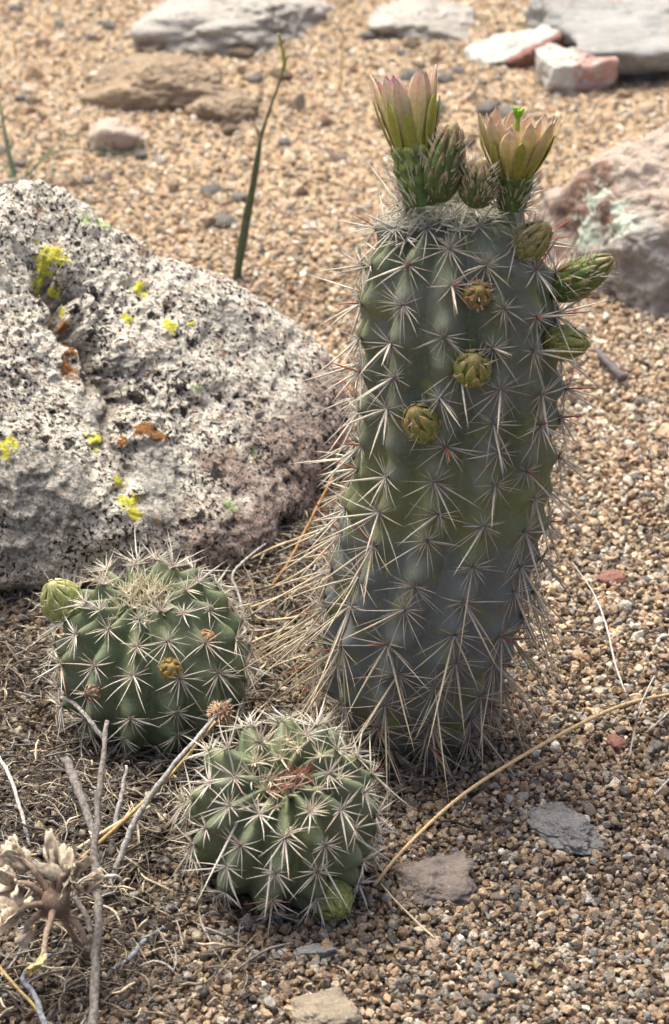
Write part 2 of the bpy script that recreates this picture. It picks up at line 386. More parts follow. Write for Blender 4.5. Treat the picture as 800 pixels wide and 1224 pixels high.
def build_back_stones():
    # pink boulder beside the column, with mint lichen
    o = stone("pink_boulder", (.199, 1.312, .016), (.078, .068, .072), 0, 11, 120, 18, .09, count=5, fine=.03,
              planes=[((-.42, -.35, .84), .74), ((.3, -.1, .95), .93), ((-.92, -.35, .2), .88), ((-.25, -.92, .25), .84), ((-.62, -.75, -.05), .88), ((.3, -.9, .3), .92), ((-.5, .5, .7), .9)])
    V = np.empty(len(o.data.vertices) * 3, np.float32); o.data.vertices.foreach_get("co", V); V = V.reshape(-1, 3)
    W = V + np.array(o.location)
    def near(px, py, Y, rad):
        d = np.array(ray(px, py)); d /= np.linalg.norm(d); w = W - np.array((0, 0, CAM_H)); t = w @ d
        pr = np.linalg.norm(w - t[:, None] * d, axis=1); i = np.where(pr < .004)[0]; c = W[i[np.argmin(t[i])]] if len(i) else W[np.argmin(pr)]
        return 1 - np.linalg.norm(W - c, axis=1) / rad
    mx = lambda *a: np.max(np.stack(a), 0)
    for nm, v in (("grey", mx(near(745, 330, 1.25, .045), near(720, 375, 1.25, .03), near(700, 330, 1.26, .03))),
                  ("brownm", mx(near(690, 235, 1.29, .030), near(720, 245, 1.28, .018), near(672, 250, 1.29, .02))),
                  ("lichen", mx(near(706, 232, 1.285, .012), near(735, 240, 1.275, .010), near(742, 255, 1.275, .013), near(728, 264, 1.27, .010), near(700, 268, 1.275, .010), near(730, 276, 1.27, .008), near(690, 278, 1.275, .014)))):
        a = o.data.attributes.new(nm, 'FLOAT', 'POINT'); a.data.foreach_set("value", v.astype(np.float32))
    o.data.materials.append(boulder_lichen_mat())
    tag(o, "pinkish boulder with mint green lichen patches behind the tall cactus", "rock")
    L = [("grey_slab", (832, 44), (.098, .085, .040), .12, 3, "st_grey", "broad flat grey slab at the upper edge with dark front face", "rock", dict(planes=[((0, 0, 1), .62), ((.1, -1, -.5), .7)], p=14, count=7)),
         ("wedge_stone", (632, 68), (.036, .030, .021), .42, 5, None, "wedge of grey stone with dark red broken face beside the grey slab", "stone", dict(planes=[((-.3, .1, .95), .6), ((.35, -.94, .0), .55)], p=16, count=4)),
         ("pink_stone", (684, 100), (.022, .018, .022), .3, 8, None, "small upright pink and white stone in front of the grey slab", "stone", dict(p=10)),
         ("grey_rock", (285, 27), (.062, .05, .030), -.1, 13, "st_pale", "long pale grey rock at the upper edge behind the reed tip", "rock", dict(planes=[((.9, -.4, .1), .75), ((0, -.2, 1), .7)], p=12, count=8)),
         ("flat_stone", (508, 28), (.036, .03, .016), -.2, 17, "st_pale", "flat pale tapering stone above the left open flower", "stone", dict(planes=[((.5, 0, .85), .6), ((-.2, -.1, 1), .7)], p=12, count=8)),
         ("brown_rock", (196, 122), (.056, .030, .030), -.12, 23, "st_brown", "low brown rock with shaded face on the far sand", "rock", dict(planes=[((-.6, -.1, .8), .62), ((.45, -.1, .9), .62), ((-.1, -1, .25), .6)], p=12, count=6, rough=.1)),
         ("brown_stone", (265, 137), (.022, .015, .012), .3, 29, "st_brown", "small brown stone trailing off the low brown rock", "stone", dict()),
         ("rosy_stone", (132, 170), (.019, .014, .014), .3, 31, "st_pink", "small rosy pale stone below the low brown rock", "stone", dict()),
         ("blue_grey_chip", (672, 985), (.0092, .0150, .0050), .62, 42, "st_blue", "rough blue grey stone chip lying on gravel under the long straw", "stone", dict(rough=.12, fine=.10)),
         ("sunken_stone", (512, 1058), (.0145, .013, .0065), .1, 43, "st_dim", "dull grey brown stone sunken in gravel beside the front cactus", "stone", dict(rough=.14, fine=.05)),
         ("slate_sliver", (378, 1146), (.0075, .003, .002), .1, 47, "st_blue", "thin blue grey sliver of stone below the front cactus bud", "stone", dict(rough=.1)),
         ("tan_stone", (388, 1226), (.010, .009, .005), .2, 53, "st_dun", "pale tan stone cut by the lower edge of the photo", "stone", dict(rough=.1)),
         ("purple_chip", (731, 683), (.0055, .005, .003), .4, 59, "st_red", "dark purplish chip on the bright gravel right of the tall cactus", "stone", dict()),
         ("white_pebble", (749, 720), (.0036, .0032, .003), .4, 61, "st_pale", "round cream pebble below the dark purplish chip", "pebble", dict(p=5)),
         ("black_pebble", (738, 880), (.0042, .004, .0022), .4, 67, "st_red", "dark pebble under the white forked fibre", "pebble", dict()),
         ("red_chip", (190, 8 + 40), (.016, .011, .006), .4, 71, "st_brown", "flat brown chip left of the long pale grey rock", "stone", dict()),
         ]
    for name, (px, py), dims, rz, seed, mk, label, cat, kw in L:
        kw = dict(kw); kw["rough"] = kw.get("rough", .07) + .06; kw.setdefault("fine", .035); kw["p"] = kw.get("p", 10) + 6
        q = onz(px, py); z = float(gz(q.x, q.y))
        o = stone(name, (q.x, q.y, z + dims[2] * (-.35 if name == "sunken_stone" else .05 if dims[0] > .018 else .2)), dims, rz, seed, 60 if dims[0] > .02 else 26, **kw)
        if mk: o.data.materials.append(M[mk])
        else:
            k = NT(name + "_skin"); p = k.coord(); nrm = k.n("ShaderNodeNewGeometry").outputs["Normal"]
            sep = k.n("ShaderNodeSeparateXYZ"); k.put(sep.inputs[0], p)
            if name == "wedge_stone":         # weathered grey rind outside, red rock where it broke along its front
                a = k.attr("broken", out="Fac")
                V = np.empty(len(o.data.vertices) * 3, np.float32); o.data.vertices.foreach_get("co", V); V = V.reshape(-1, 3)
                at = o.data.attributes.new("broken", 'FLOAT', 'POINT')
                n_ = np.array((Matrix.Rotation(rz, 3, 'Z') @ Vector((.35 * dims[0] ** -1, -.94 * dims[1] ** -1, 0))).normalized())
                d = V @ n_; at.data.foreach_set("value", (np.clip((d - d.max() * .42) / (d.max() * .10), 0, 1)).astype(np.float32))
                c = k.mix(a, k.mix(k.noise(60, 4, .6, p), (.32, .325, .31), (.42, .42, .40)), k.mix(k.noise(90, 4, .6, p), (.14, .07, .06), (.24, .125, .10)))
            else:
                f = k.ramp(k.math('ADD', sep.outputs[0], k.math('MULTIPLY', k.math('SUBTRACT', k.noise(60, 3, .6, p), .5), .05)), -.007, .006)
                c = k.mix(f, (.45, .44, .40), (.42, .27, .235))
                c = k.mix(k.ramp(k.noise(120, 4, .6, p), .5, .65), c, (.42, .40, .385))
            k.color(c); k.bump(k.noise(150, 5, .65, p), .8, .003); o.data.materials.append(k.m)
        tag(o, label, cat)
build_back_stones()

# ------------------------------------------------------------------ gravel: countless grains, one object
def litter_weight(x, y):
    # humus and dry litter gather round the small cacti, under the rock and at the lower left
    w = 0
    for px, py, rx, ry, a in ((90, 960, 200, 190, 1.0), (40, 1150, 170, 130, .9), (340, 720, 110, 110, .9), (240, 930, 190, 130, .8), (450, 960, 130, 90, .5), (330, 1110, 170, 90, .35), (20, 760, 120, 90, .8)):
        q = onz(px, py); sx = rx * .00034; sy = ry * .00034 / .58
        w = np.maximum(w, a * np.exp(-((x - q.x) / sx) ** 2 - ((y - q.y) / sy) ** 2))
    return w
def build_gravel():
    protos = bpy.data.collections.new("gravel_grain_shapes")
    for i in range(16):
        r_ = np.random.default_rng(100 + i); D, Fc = cube_sphere(5)
        pl = [(r_.normal(size=3), .66 + .40 * r_.random()) for _ in range(11)] + [((0, 0, 1), 1.1), ((0, 0, -1), 1.1), ((1, 0, 0), 1.1), ((-1, 0, 0), 1.1), ((0, 1, 0), 1.1), ((0, -1, 0), 1.1)]
        r = poly_radius(D, pl, 26) * (1 + .10 * fbm(D * 2.5 + i, 2))
        V = D * r[:, None] * np.array((1, .65 + .35 * r_.random(), .55 + .4 * r_.random())) * .5
        me = mesh("grain_shape", V, Fc); me.materials.append(M["grain"])
        me.polygons.foreach_set("use_smooth", np.zeros(len(me.polygons), dtype=bool))
        protos.objects.link(bpy.data.objects.new("grain_shape", me))
    pts = []
    def layer(step, x0, x1, y0, y1, zlo, zhi, smin, smax):
        xs = np.arange(x0, x1, step); ys = np.arange(y0, y1, step); X, Y = np.meshgrid(xs, ys)
        X = X + (rng.random(X.shape) - .5) * step * 1.3; Y = Y + (rng.random(X.shape) - .5) * step * 1.3
        X, Y = X.ravel(), Y.ravel()
        keep = np.abs(X) < .20 * Y + .13
        X, Y = X[keep], Y[keep]
        s = smin + (smax - smin) * rng.random(len(X)) ** 2.2
        Z = gz(X, Y) + zlo + (zhi - zlo) * rng.random(len(X))
        pts.append(np.stack([X, Y, Z, s], -1))
    layer(.0024, -.5, .5, .60, 1.30, -.0013, .0009, .0021, .0041)
    layer(.0030, -.6, .6, 1.30, 2.15, -.0012, .0010, .0022, .0050)
    layer(.0075, -.5, .5, .60, 1.30, .0002, .0020, .0028, .0050)
    layer(.0230, -.5, .5, .60, 2.10, .0000, .0018, .0042, .0060)
    layer(.0550, -.6, .6, 1.15, 2.10, .0000, .0025, .0080, .0140)
    layer(.0034, -.5, .5, .60, 1.20, -.0006, .0010, .0010, .0022)
    P = np.concatenate(pts); X, Y = P[:, 0], P[:, 1]
    # heap grains a little at the foot of the cacti
    n = len(P)
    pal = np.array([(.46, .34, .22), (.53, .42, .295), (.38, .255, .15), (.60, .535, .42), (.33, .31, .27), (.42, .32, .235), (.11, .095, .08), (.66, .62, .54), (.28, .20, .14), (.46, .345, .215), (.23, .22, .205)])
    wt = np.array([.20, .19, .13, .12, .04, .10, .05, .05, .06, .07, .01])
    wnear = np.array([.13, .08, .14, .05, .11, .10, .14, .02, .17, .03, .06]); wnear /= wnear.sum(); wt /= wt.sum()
    mixn = np.clip(1 - (Y - .82) / .30, 0, 1)  # nearer grains browner and darker, foreground shade partly put into their colour
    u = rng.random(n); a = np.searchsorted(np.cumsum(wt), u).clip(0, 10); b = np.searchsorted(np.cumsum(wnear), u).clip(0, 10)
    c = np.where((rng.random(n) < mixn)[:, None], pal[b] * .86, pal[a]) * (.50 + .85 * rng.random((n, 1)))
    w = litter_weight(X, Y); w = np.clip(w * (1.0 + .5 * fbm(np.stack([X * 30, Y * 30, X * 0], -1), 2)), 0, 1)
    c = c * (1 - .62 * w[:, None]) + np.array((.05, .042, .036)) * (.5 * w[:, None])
    big = P[:, 3] > .0085; c[big] = c[big] * .6 + .4 * np.array((.36, .27, .19))
    c = np.concatenate([c, np.ones((n, 1))], 1).astype(np.float32)
    me = bpy.data.meshes.new("gravel"); me.vertices.add(n); me.vertices.foreach_set("co", P[:, :3].astype(np.float32).ravel())
    def at(nm, ty, key, v):
        a_ = me.attributes.new(nm, ty, 'POINT'); a_.data.foreach_set(key, v)
    at("rot", 'FLOAT_VECTOR', "vector", (rng.random((n, 3)) * np.array((2.4, 2.4, 6.283)) - np.array((1.2, 1.2, 0))).astype(np.float32).ravel())
    at("scl", 'FLOAT', "value", P[:, 3].astype(np.float32))
    at("idx", 'INT', "value", rng.integers(0, 16, n).astype(np.int32))
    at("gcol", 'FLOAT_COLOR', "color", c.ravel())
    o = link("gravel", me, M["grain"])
    ng = bpy.data.node_groups.new("scatter_gravel", 'GeometryNodeTree')
    ng.interface.new_socket("Geometry", in_out='INPUT', socket_type='NodeSocketGeometry')
    ng.interface.new_socket("Geometry", in_out='OUTPUT', socket_type='NodeSocketGeometry')
    N = ng.nodes; gi = N.new("NodeGroupInput"); go = N.new("NodeGroupOutput")
    ci = N.new("GeometryNodeCollectionInfo"); ci.inputs[0].default_value = protos; ci.inputs[1].default_value = True; ci.inputs[2].default_value = True
    ip = N.new("GeometryNodeInstanceOnPoints")
    def na(nm, ty):
        d = N.new("GeometryNodeInputNamedAttribute"); d.data_type = ty; d.inputs[0].default_value = nm; return d.outputs[0]
    er = N.new("FunctionNodeEulerToRotation")
    ng.links.new(na("rot", 'FLOAT_VECTOR'), er.inputs[0])
    ng.links.new(gi.outputs[0], ip.inputs["Points"]); ng.links.new(ci.outputs[0], ip.inputs["Instance"])
    ip.inputs["Pick Instance"].default_value = True
    ng.links.new(na("idx", 'INT'), ip.inputs["Instance Index"]); ng.links.new(er.outputs[0], ip.inputs["Rotation"])
    ng.links.new(na("scl", 'FLOAT'), ip.inputs["Scale"]); ng.links.new(ip.outputs[0], go.inputs[0])
    md = o.modifiers.new("scatter", 'NODES'); md.node_group = ng
    tag(o, "coarse tan and brown granite gravel covering the ground", "gravel", kind="stuff")
    print("grains", n)
build_gravel()

# ------------------------------------------------------------------ thin things: spines and tubes
class MB:
    def __init__(s): s.V, s.F, s.C = [], [], []
    def spine(s, p, d, L, r, cb, cm, ct, bend=None, sides=5, segs=3):
        d = d.normalized(); a = d.orthogonal().normalized(); b = d.cross(a); o = len(s.V)
        prof = (1.0, .92, .62, .06) if segs == 3 else (1.0, .8, .05)
        for i in range(segs + 1):
            t = i / segs; q = p + d * (L * t) + (bend * (L * t * t) if bend is not None else Vector((0, 0, 0)))
            cc = [cb[j] + (cm[j] - cb[j]) * min(1, t * 3) for j in range(3)]
            if t > .6: cc = [cc[j] + (ct[j] - cc[j]) * (t - .6) / .4 for j in range(3)]
            for k_ in range(sides):
                an = 2 * math.pi * k_ / sides; w = r * prof[i]
                s.V.append(q + a * (math.cos(an) * w) + b * (math.sin(an) * w)); s.C.append(cc)
        for i in range(segs):
            for k_ in range(sides):
                x = o + i * sides + k_; y = o + i * sides + (k_ + 1) % sides
                s.F.append((x, y, y + sides, x + sides))
    def tube(s, pts, radii, cols, sides=6, sub=5, wob=0.0, rs=None):
        pts = [Vector(q) for q in pts]; n = len(pts); P, R, K = [], [], []
        for i in range(n - 1):
            p0, p1, p2, p3 = pts[max(i - 1, 0)], pts[i], pts[i + 1], pts[min(i + 2, n - 1)]
            for j in range(sub + (i == n - 2)):
                t = j / sub
                P.append(.5 * (2 * p1 + (p2 - p0) * t + (2 * p0 - 5 * p1 + 4 * p2 - p3) * t * t + (3 * p1 - p0 - 3 * p2 + p3) * t ** 3))
                R.append(radii[i] + (radii[i + 1] - radii[i]) * t); K.append([cols[i][q] + (cols[i + 1][q] - cols[i][q]) * t for q in range(3)])
        o = len(s.V); ref = None
        for i, q in enumerate(P):
            d = (P[min(i + 1, len(P) - 1)] - P[max(i - 1, 0)]).normalized()
            if ref is None: ref = d.orthogonal().normalized()
            a = (ref - d * ref.dot(d)).normalized(); ref = a; b = d.cross(a)
            if wob: q = q + a * random.uniform(-wob, wob) + b * random.uniform(-wob, wob)
            for k_ in range(sides):
                an = 2 * math.pi * k_ / sides; w = R[i] * (1 + (random.uniform(-.18, .18) if wob else 0))
                s.V.append(q + a * (math.cos(an) * w) + b * (math.sin(an) * w)); s.C.append(K[i])
        for i in range(len(P) - 1):
            for k_ in range(sides):
                x = o + i * sides + k_; y = o + i * sides + (k_ + 1) % sides; s.F.append((x, y, y + sides, x + sides))
        s.F.append(tuple(range(o + sides - 1, o - 1, -1))); s.F.append(tuple(range(o + (len(P) - 1) * sides, o + len(P) * sides)))
    def blob(s, p, rx, col, up=None, flat=.6, n=3, jit=.25):
        up = (up or Vector((0, 0, 1))).normalized(); a = up.orthogonal().normalized(); b = up.cross(a); o = len(s.V); S = 7
        for i in range(n + 1):
            ph = math.pi * (i + .35) / (n + .7)
            for k_ in range(S):
                an = 2 * math.pi * (k_ + .5 * (i % 2)) / S; w = rx * (1 + random.uniform(-jit, jit))
                s.V.append(p + a * (math.cos(an) * math.sin(ph) * w) + b * (math.sin(an) * math.sin(ph) * w) + up * (math.cos(ph) * w * flat))
                f = random.uniform(.75, 1.25); s.C.append([c * f for c in col])
        for i in range(n):
            for k_ in range(S):
                x = o + i * S + k_; y = o + i * S + (k_ + 1) % S; s.F.append((x, x + S, y + S, y))
        s.F.append(tuple(range(o, o + S))); s.F.append(tuple(range(o + (n + 1) * S - 1, o + n * S - 1, -1)))
    def build(s, name, m, root=None, label=None):
        me = mesh(name, [tuple(v) for v in s.V], s.F, s.C); o = link(name, me, m)
        if root is not None: parent_world(o, root)
        if label: o["label"] = label
        return o

# ------------------------------------------------------------------ cactus bodies
class Body:
    """surface of revolution with ribs and tubercles round a slightly bent, tilted axis"""
    def __init__(s, base, prof, centre, ribs, ramp, twist, spacing, tub, tilt=None, phase=0.0, seed=0):
        s.base = Vector(base); P = np.array(prof, float)
        # smooth the profile
        t = np.arange(len(P)); tt = np.linspace(0, len(P) - 1, 400)
        def cr(y):
            i = np.clip(np.floor(tt).astype(int), 0, len(P) - 2); f = tt - i
            g = lambda k_: y[np.clip(i + k_, 0, len(P) - 1)]
            return .5 * (2 * g(0) + (g(1) - g(-1)) * f + (2 * g(-1) - 5 * g(0) + 4 * g(1) - g(2)) * f ** 2 + (3 * g(0) - g(-1) - 3 * g(1) + g(2)) * f ** 3)
        R, Z = np.maximum(cr(P[:, 0]), 0), cr(P[:, 1])
        L = np.concatenate([[0], np.cumsum(np.hypot(np.diff(R), np.diff(Z)))]); s.R, s.Z, s.L, s.len = R, Z, L, L[-1]
        s.centre = np.array(centre, float) if centre is not None else None
        s.ribs, s.amp, s.twist, s.sp, s.tub, s.phase = ribs, ramp, twist, spacing, tub, phase
        s.M = np.array(tilt if tilt is not None else Matrix.Identity(3)); s.seed = seed
    def rz(s, l): return np.interp(l, s.L, s.R), np.interp(l, s.L, s.Z)
    def crest(s, k_, l): return 2 * math.pi * k_ / s.ribs + s.phase + s.twist * l
    def pos(s, th, l):
        th, l = np.broadcast_arrays(np.asarray(th, float), np.asarray(l, float))
        R, Z = s.rz(l)
        a = (th - s.phase - s.twist * l) * s.ribs / (2 * math.pi); k_ = np.round(a)
        rib = np.cos(np.pi * np.clip(2 * np.abs(a - k_), 0, 1)) * .5 + .5
        off = np.where(k_.astype(int) % 2 == 0, 0.0, .5)
        d = (s.len - l) / s.sp - off; d = d - np.round(d)
        tub = np.exp(-(d / .30) ** 2)
        fade = np.clip(R / (.35 * s.R.max()), .12, 1)
        up = np.clip((l / s.len - .0) / .25, .2, 1)
        dr = s.amp * (rib ** .8 - .5) * fade * up + s.tub * rib * (tub - .35) * fade
        N = fbm(np.stack([np.cos(th) * 2.1 + s.seed, np.sin(th) * 2.1, l * 40], -1), 3)
        R2 = np.maximum(R + dr + N * .0012 * fade, .0002)
        x, y = R2 * np.sin(th), -R2 * np.cos(th)              # theta 0 faces the camera
        # outward push near the apex also lifts the crest
        nz = np.gradient(s.R, s.L); nzl = np.clip(-np.interp(l, s.L, nz), 0, 1)
        V = np.stack([x, y, Z + dr * nzl * .8], -1) @ s.M.T
        if s.centre is not None:
            V = V + np.stack([np.interp(V[..., 2], s.centre[:, 1], s.centre[:, 0]), 0 * x, 0 * x], -1)
        return V + np.array(s.base), rib
    def frame(s, th, l):
        e = .0006; p = Vector(s.pos(th, l)[0]); R = max(float(s.rz(l)[0]), .002)
        tu = Vector(s.pos(th, min(l + .004, s.len - 1e-5))[0]) - Vector(s.pos(th, l - .004)[0])
        ts = Vector(s.pos(th + .25, l)[0]) - Vector(s.pos(th - .25, l)[0])
        tu.normalize(); n = ts.cross(tu).normalized(); ts = tu.cross(n).normalized()
        return p, n, tu, ts
    def areoles(s, top=.006, bottom=.10):
        out = []
        for k_ in range(s.ribs):
            j = 0
            while True:
                l = s.len - (j + (0.5 if k_ % 2 else 0.0)) * s.sp; j += 1
                if l > s.len - top: continue
                if l < s.len * bottom: break
                out.append((k_, l, s.crest(k_, l)))
        return out
    def mesh(s, name, nu=260, nv=320, cork=.08):
        th = np.linspace(0, 2 * math.pi, nu, endpoint=False); l = np.linspace(0, s.len - 1e-5, nv)
        T, Lm = np.meshgrid(th, l); V, rib = s.pos(T, Lm); i = np.arange(nu * nv).reshape(nv, nu)
        Fc = np.stack([i[:-1], np.roll(i, -1, 1)[:-1], np.roll(i, -1, 1)[1:], i[1:]], -1).reshape(-1, 4)
        w = np.clip(1 - Lm / (s.len * cork * 2), 0, 1) ** 1.3; w = np.clip(w + .4 * (fbm(V * 120, 3)) * (w > .02), 0, 1)
        C = np.stack([w, w, w], -1).reshape(-1, 3)
        near = np.clip((Lm / s.len - .55) / .4, 0, 1)
        return mesh(name, V.reshape(-1, 3), Fc, C, extra={"rib": (np.clip((rib - .62) / .38, 0, 1) * (.25 + .75 * near)).ravel()})

WHITE = (.66, .64, .57); CREAM = (.68, .62, .47); GREY = (.45, .43, .40); STRAW = (.56, .47, .31); RED = (.40, .10, .075); RUST = (.34, .17, .09); DARK = (.14, .12, .115); BRN = (.27, .21, .165)
def jit(c, a=.18):
    f = 1 + random.uniform(-a, a); return tuple(x * f for x in c)

def cluster(root, p, n, up, sd, nrad, rl, rr, cb, cm, ct, lift, long_list, felt, name="spine_cluster", red_top=0.0):
    mb = MB()
    mb.blob(p + n * .0003, felt[0], felt[1], n, .55)
    n = (n + sd * random.gauss(0, .13) + up * random.gauss(0, .13)).normalized(); sd = up.cross(n).normalized(); up = n.cross(sd)
    ph0 = random.uniform(0, .5)
    for i in range(nrad):
        a = 2 * math.pi * (i + random.uniform(-.45, .45)) / nrad + ph0
        dirv = sd * math.cos(a) + up * math.sin(a)
        upw = math.sin(a)
        L = rl * random.uniform(.55, 1.25) * (1.0 - .28 * upw)
        d = dirv + n * (lift * random.uniform(.5, 1.5))
        m = jit(cm); tp = ct
        if random.random() < red_top and upw > -.1: m = tuple(.5 * (x + y) for x, y in zip(m, RED)); tp = RED
        bold = random.random() < .22 and upw < .35
        if bold: L *= random.uniform(1.05, 1.45); m = lerp(m, WHITE, .35)
        mb.spine(p + n * .0004 + dirv * felt[0] * .4, d, L, rr * (1.30 if bold else random.uniform(.65, .95)), cb, m, jit(tp), bend=-n * random.uniform(-.08, .16) + dirv.cross(n) * random.uniform(-.12, .12))
    for _ in range(random.randint(5, 10)):
        a = random.uniform(0, 6.283); dirv = sd * math.cos(a) + up * math.sin(a)
        mb.spine(p + n * .0004, dirv + n * random.uniform(.1, 1.6), rl * random.uniform(.35, 1.05), rr * .5, cb, lerp(jit(cm), STRAW, random.uniform(0, .5)), ct, bend=dirv.cross(n) * random.uniform(-.3, .3) - n * random.uniform(0, .2), segs=2, sides=4)
    o = mb.build(name, [M["spine"]], root)
    for d, L, r, c3 in long_list:
        mb = MB(); mb.spine(p + n * .0005, d, L, r, c3[0], jit(c3[1], .12), c3[2], bend=Vector((random.uniform(-.06, .06), random.uniform(-.06, .06), random.uniform(-.1, .02))))
        c = mb.build("central_spine", [M["spine"]]); c.parent = o
    return o

# ---- buds and flowers (parts of a cactus) -----------------------------------------------------------------
def basis(ax):
    ax = ax.normalized(); a = ax.orthogonal().normalized(); return ax, a, ax.cross(a)
def scale_patch(o, ax, a, b, prof, ang, v0, v1, wid, lift, cfun, nu=5, nv=7, tipin=0.0):
    """a pointed scale hugging an egg-shaped core; prof(v) -> (radius, height)"""
    V, C = [], []
    for j in range(nv):
        t = j / (nv - 1); v = v0 + (v1 - v0) * t; R, h = prof(v)
        w = wid * (max(0, min(1, t * 3 + .45)) * (1 - t) ** .55 if t < 1 else 0)
        for i in range(nu):
            u = -1 + 2 * i / (nu - 1); th = ang + u * w / max(R, .0008) * .5 if R > .0008 else ang
            rr = R + lift * (1.0 - .55 * u * u) * (.5 + t * .8) - tipin * t * t
            rr = max(rr, .0001)
            V.append(o + ax * h + a * (math.cos(th) * rr) + b * (math.sin(th) * rr)); C.append(cfun(u, t))
    Fc = [(j * nu + i, j * nu + i + 1, (j + 1) * nu + i + 1, (j + 1) * nu + i) for j in range(nv - 1) for i in range(nu - 1)]
    return V, Fc, C
def lerp(a, b, t): return tuple(x + (y - x) * t for x, y in zip(a, b))
BUD_G = (.140, .195, .040); BUD_Y = (.32, .33, .10); BUD_TIP = (.50, .35, .17); BUD_D = (.07, .105, .035)
def bud(root, p, ax, L, R, rows=4, per=7, cols=(BUD_G, BUD_Y, BUD_TIP), stem=None, spines=0.0, name="flower_bud", openness=0.0):
    ax, a, b = basis(ax)
    def prof(v):
        s = math.sin(math.pi * min(1, v ** .85 * .93 + .05)) ** .62
        return R * s * (1.0 - .12 * v), L * v
    core = MB(); ns = 12
    for j in range(13):
        rr, h = prof(j / 12)
        for i in range(ns):
            th = 2 * math.pi * i / ns; core.V.append(p + ax * h + a * (math.cos(th) * rr * .95) + b * (math.sin(th) * rr * .95)); core.C.append(lerp(lerp(BUD_D, cols[0], min(1, j / 7)), lerp(cols[0], cols[2], .5), max(0, j - 8) / 4))
    for j in range(12):
        for i in range(ns):
            x = j * ns + i; y = j * ns + (i + 1) % ns; core.F.append((x, y, y + ns, x + ns))
    core.F.append(tuple(range(12 * ns, 13 * ns)))
    o = core.build(name, [M["bud"]], root)
    def child(V, Fc, C, nm):
        me = mesh(nm, [tuple(v) for v in V], Fc, C); c = link(nm, me, [M["bud"]]); c.parent = o
        sm = c.modifiers.new("thick", 'SOLIDIFY'); sm.thickness = .0003
    for r_ in range(rows):
        v0 = .03 + .40 * r_ / rows; v1 = min(.99, v0 + .44 + .30 * r_ / rows)
        for i in range(per):
            an = 2 * math.pi * (i + .5 * (r_ % 2) + random.uniform(-.12, .12)) / per
            tip = jit(cols[2], .3)
            def cf(u, t, tip=tip):
                c = lerp(cols[0], cols[1], .35 + .65 * abs(u)); c = lerp(BUD_D, c, min(1, .45 + t * 1.4)); return lerp(c, tip, max(0, (t - .68) / .32) ** 1.1)
            V, Fc, C = scale_patch(p, ax, a, b, prof, an, v0, v1, 2 * math.pi * R / per * 1.05, .0006 + .0003 * (rows - r_) * .5 + openness * .002, cf)
            child(V, Fc, C, "bud_scale")
    if spines:
        mb = MB()
        for _ in range(int(44 * spines)):
            v = random.uniform(.05, .85); th = random.uniform(0, 6.283); rr, h = prof(v); out = a * math.cos(th) + b * math.sin(th)
            mb.spine(p + ax * h + out * rr, out * .8 + ax * random.uniform(.7, 1.6), R * random.uniform(.5, 1.1), .00020, CREAM, WHITE, jit(RUST))
        c = mb.build("bud_spines", [M["spine"]]); c.parent = o
    return o
